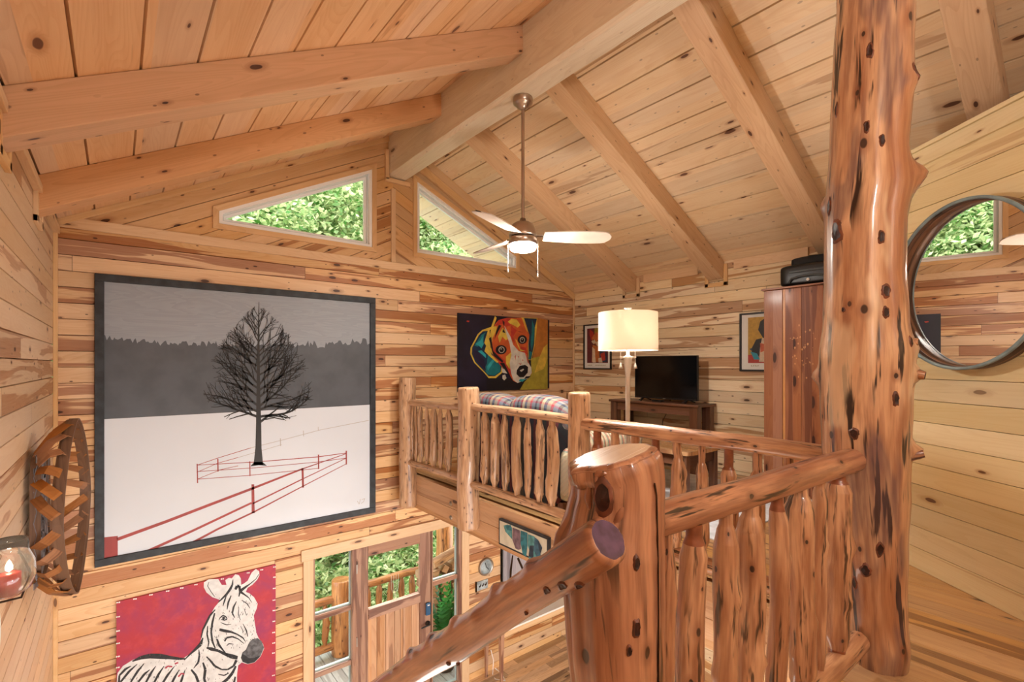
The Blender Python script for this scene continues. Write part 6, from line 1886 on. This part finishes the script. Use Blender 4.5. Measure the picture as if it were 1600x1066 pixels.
# firewood stacked by the right post
rs = random.Random(77)
fx0 = at_y(679, 880, 6.35).x; k = 0
ztop = at_y(697, 872, 6.35).z
zz = ZD + 0.07; rowi = 0
flab = {}
while zz < ztop:
    nrow = 5
    for i in range(nrow):
        x = fx0 - 0.1 + 0.17 * i + rs.uniform(-.02, .02); r = rs.uniform(.065, .085)
        m = MB()
        a0 = rs.uniform(0, 6.28); nn = rs.choice((3, 4, 5))
        ring = [(x + r * math.cos(a0 + 2 * math.pi * j / nn), zz + r * math.sin(a0 + 2 * math.pi * j / nn)) for j in range(nn)]
        ya_, yb2 = 6.15 + rs.uniform(-.03, .03), 6.6
        P = [[Vector((p[0], y, p[1])) for p in ring] for y in (ya_, yb2)]
        m.grid(P, [[(y, j * .09) for j in range(nn + 1)] for y in (ya_, yb2)], 0, closed=True, smooth=False)
        m.face(P[0], [(p.x, p.z) for p in P[0]]); m.face(P[1][::-1], [(p.x, p.z) for p in P[1]])
        tag(m.build('firewood_log', 'fwood'), 'split log in the %s row up of the firewood stack outside the right sidelight' % ('bottom', 'second', 'third', 'fourth', 'fifth', 'sixth', 'seventh', 'eighth', 'ninth', 'tenth')[rowi], 'firewood', 'split logs stacked on the porch')
    zz += 0.135; rowi += 1
m = MB().log([(fx0 - .12, 6.2, ztop + .03), (fx0 + .35, 6.25, ztop + .13), (fx0 + .75, 6.3, ztop + .2)], [.07, .08, .07], seg=9, amp=.15, seed=3, step=.06)
tag(m.build('firewood_log', 'fwood'), 'long pale split log lying slanted across the top of the firewood stack', 'firewood')
# fern in front of the stack
fr0 = at_y(697, 975, 5.75)
fern = thing('potted_fern', 'bushy green fern in a pot in front of the firewood', 'fern', (fr0.x, 5.78, ZD))
MB().lathe((fr0.x, 5.78, ZD), [(0, 0), (0.12, 0), (0.16, 0.26), (0.165, 0.28), (0.15, 0.28), (0.14, 0.24), (0, 0.24)], 24).build('pot', 'bark', fern)
m = MB(); rs = random.Random(4)
for k in range(70):
    a = rs.uniform(0, 6.28); el = rs.uniform(0.5, 1.5); Lf = rs.uniform(.6, 1.15)
    pts_ = []
    for j in range(11):
        t = j / 10
        h = Lf * (math.sin(el) * t - 0.75 * t * t * math.cos(el) ** 1)
        d_ = Lf * math.cos(el) * t * 0.75
        pts_.append(Vector((fr0.x + math.cos(a) * d_, min(6.05, max(5.45, 5.78 + math.sin(a) * d_)), ZD + 0.26 + h)))
    sd = Vector((-math.sin(a), math.cos(a), 0.15))
    for j in range(1, 11):
        for s_ in (-1, 1):
            w = 0.07 * math.sin(math.pi * j / 11) + .01
            p = pts_[j]; q = p + sd * s_ * w + (pts_[j] - pts_[j - 1]) * .7
            e_ = (pts_[j] - pts_[j - 1]) * .45
            m.face([p - e_, q, p + e_], [(0, 0)] * 3)
m.build('fronds', 'fern', fern)

# ================================================================== WOODS OUTSIDE
def hill(x, y): return ZD - 1.2 + max(0, (y - 9)) * 0.30 + 0.5 * noise.noise(Vector((x * .12, y * .12, 1)))
m = MB(); P = []; UV = []
for i in range(25):
    y = 7.6 + i * 2.2
    P.append([Vector((x, y, hill(x, y))) for x in [-34 + j * 3.0 for j in range(32)]]); UV.append([(j, i) for j in range(32)])
m.grid(P, UV)
struct(m.build('ground', 'soil'))
def leafcloud(seed, n, lobes, size):
    rs = random.Random(seed)
    vs = []; fs = []
    for i in range(n):
        c, r = lobes[rs.randrange(len(lobes))]
        while True:
            d = Vector((rs.uniform(-1, 1), rs.uniform(-1, 1), rs.uniform(-1, 1)))
            if 0.25 < d.length < 1: break
        d = d.normalized() * d.length ** 0.5
        p = Vector(c) + Vector((d.x * r[0], d.y * r[1], d.z * r[2]))
        a = Vector((rs.gauss(0, 1), rs.gauss(0, 1), rs.gauss(0, .6))).normalized()
        nrm = Vector((rs.gauss(0, 1), rs.gauss(0, 1), rs.gauss(0, 1) + .8)).normalized()
        b = a.cross(nrm).normalized()
        s = size * rs.uniform(.6, 1.35)
        k = len(vs)
        vs += [p - a * s, p - a * s * .2 + b * s * .45, p + a * s, p - a * s * .2 - b * s * .45]
        fs.append((k, k + 1, k + 2, k + 3))
    me = bpy.data.meshes.new('crown'); me.from_pydata([tuple(v) for v in vs], [], fs); me.update()
    return me
def lobes_for(seed, H, R, n=16):
    rs = random.Random(seed); out = []
    for i in range(n):
        t = rs.uniform(0.12, 1.0); a = rs.uniform(0, 6.28)
        rr = R * math.sin(math.pi * min(.97, t * .8 + .15)) * rs.uniform(.25, .8)
        out.append(((math.cos(a) * rr, math.sin(a) * rr, H * t), (R * rs.uniform(.32, .5), R * rs.uniform(.32, .5), H * rs.uniform(.07, .12))))
    return out
protos = []
for k, (H, R, n_, sz, mat) in enumerate(((11, 3.4, 60000, .085, 'leaf'), (9, 3.0, 52000, .078, 'leaf'), (12, 3.8, 60000, .092, 'leaf2'))):
    me = leafcloud(60 + k, n_, lobes_for(80 + k, H, R, 26), sz); me.materials.append(M[mat])
    tm = MB().log([(0, 0, -0.6), (0.1, 0, H * .35), (-.1, .1, H * .7), (0, 0, H)], [.19, .16, .1, .03], seg=12, amp=.08, seed=k + 1., step=.4)
    protos.append((me, tm, H))
spots = [(-1.5, 13.0, 0), (2.2, 12.2, 1), (5.6, 13.2, 0), (0.4, 16.8, 2), (4.2, 17.5, 0), (-5.0, 15.5, 1), (8.6, 14.6, 1), (7.6, 19.0, 2), (12.5, 17.5, 0), (-8.5, 19.5, 2), (-3.4, 20.5, 0), (2.0, 22.0, 1), (11.8, 23.0, 2), (16.5, 20.5, 1), (-13.0, 22.0, 0), (6.5, 25.0, 0)]
trees_made = {}
for i, (x, y, k) in enumerate(spots):
    me, tm, H = protos[k]
    root = thing('forest_tree', 'leafy green forest tree growing behind the house, seen through the gable and door windows', 'tree', (x, y, hill(x, y)), 'leafy trees outside the windows')
    if k not in trees_made:
        tr_m = tm.build('trunk', 'bark')
        trees_made[k] = tr_m.data; sc.collection.objects.unlink(tr_m); bpy.data.objects.remove(tr_m)
    a_ = bpy.data.objects.new('trunk', trees_made[k]); b_ = bpy.data.objects.new('crown', me)
    for o in (a_, b_):
        sc.collection.objects.link(o); o.parent = root
    root.rotation_euler = (0, 0, i * 1.7); s_ = 0.9 + 0.05 * (i % 5); root.scale = (s_, s_, s_)
# undergrowth bushes just past the porch
bm_ = leafcloud(91, 14000, [((random.Random(q).uniform(-1, 1) * .8, random.Random(q + 9).uniform(-.5, .5), .5 + .35 * (q % 4)), (.6, .5, .4)) for q in range(9)], .055)
bm_.materials.append(M['leaf'])
for i, (x, y) in enumerate(((0.2, 9.0), (1.9, 8.8), (3.4, 9.1), (4.9, 8.9), (6.4, 9.4), (2.6, 10.4), (0.8, 10.6), (4.4, 10.6), (-1.5, 9.8))):
    o = bpy.data.objects.new('woodland_bush', bm_); sc.collection.objects.link(o)
    o.location = (x, y, hill(x, y) - .2); o.rotation_euler = (0, 0, i * 2.1); o.scale = (1.1 + .1 * (i % 3),) * 3
    tag(o, 'leafy green bush growing just beyond the porch railing', 'bush', 'bushes beyond the porch')
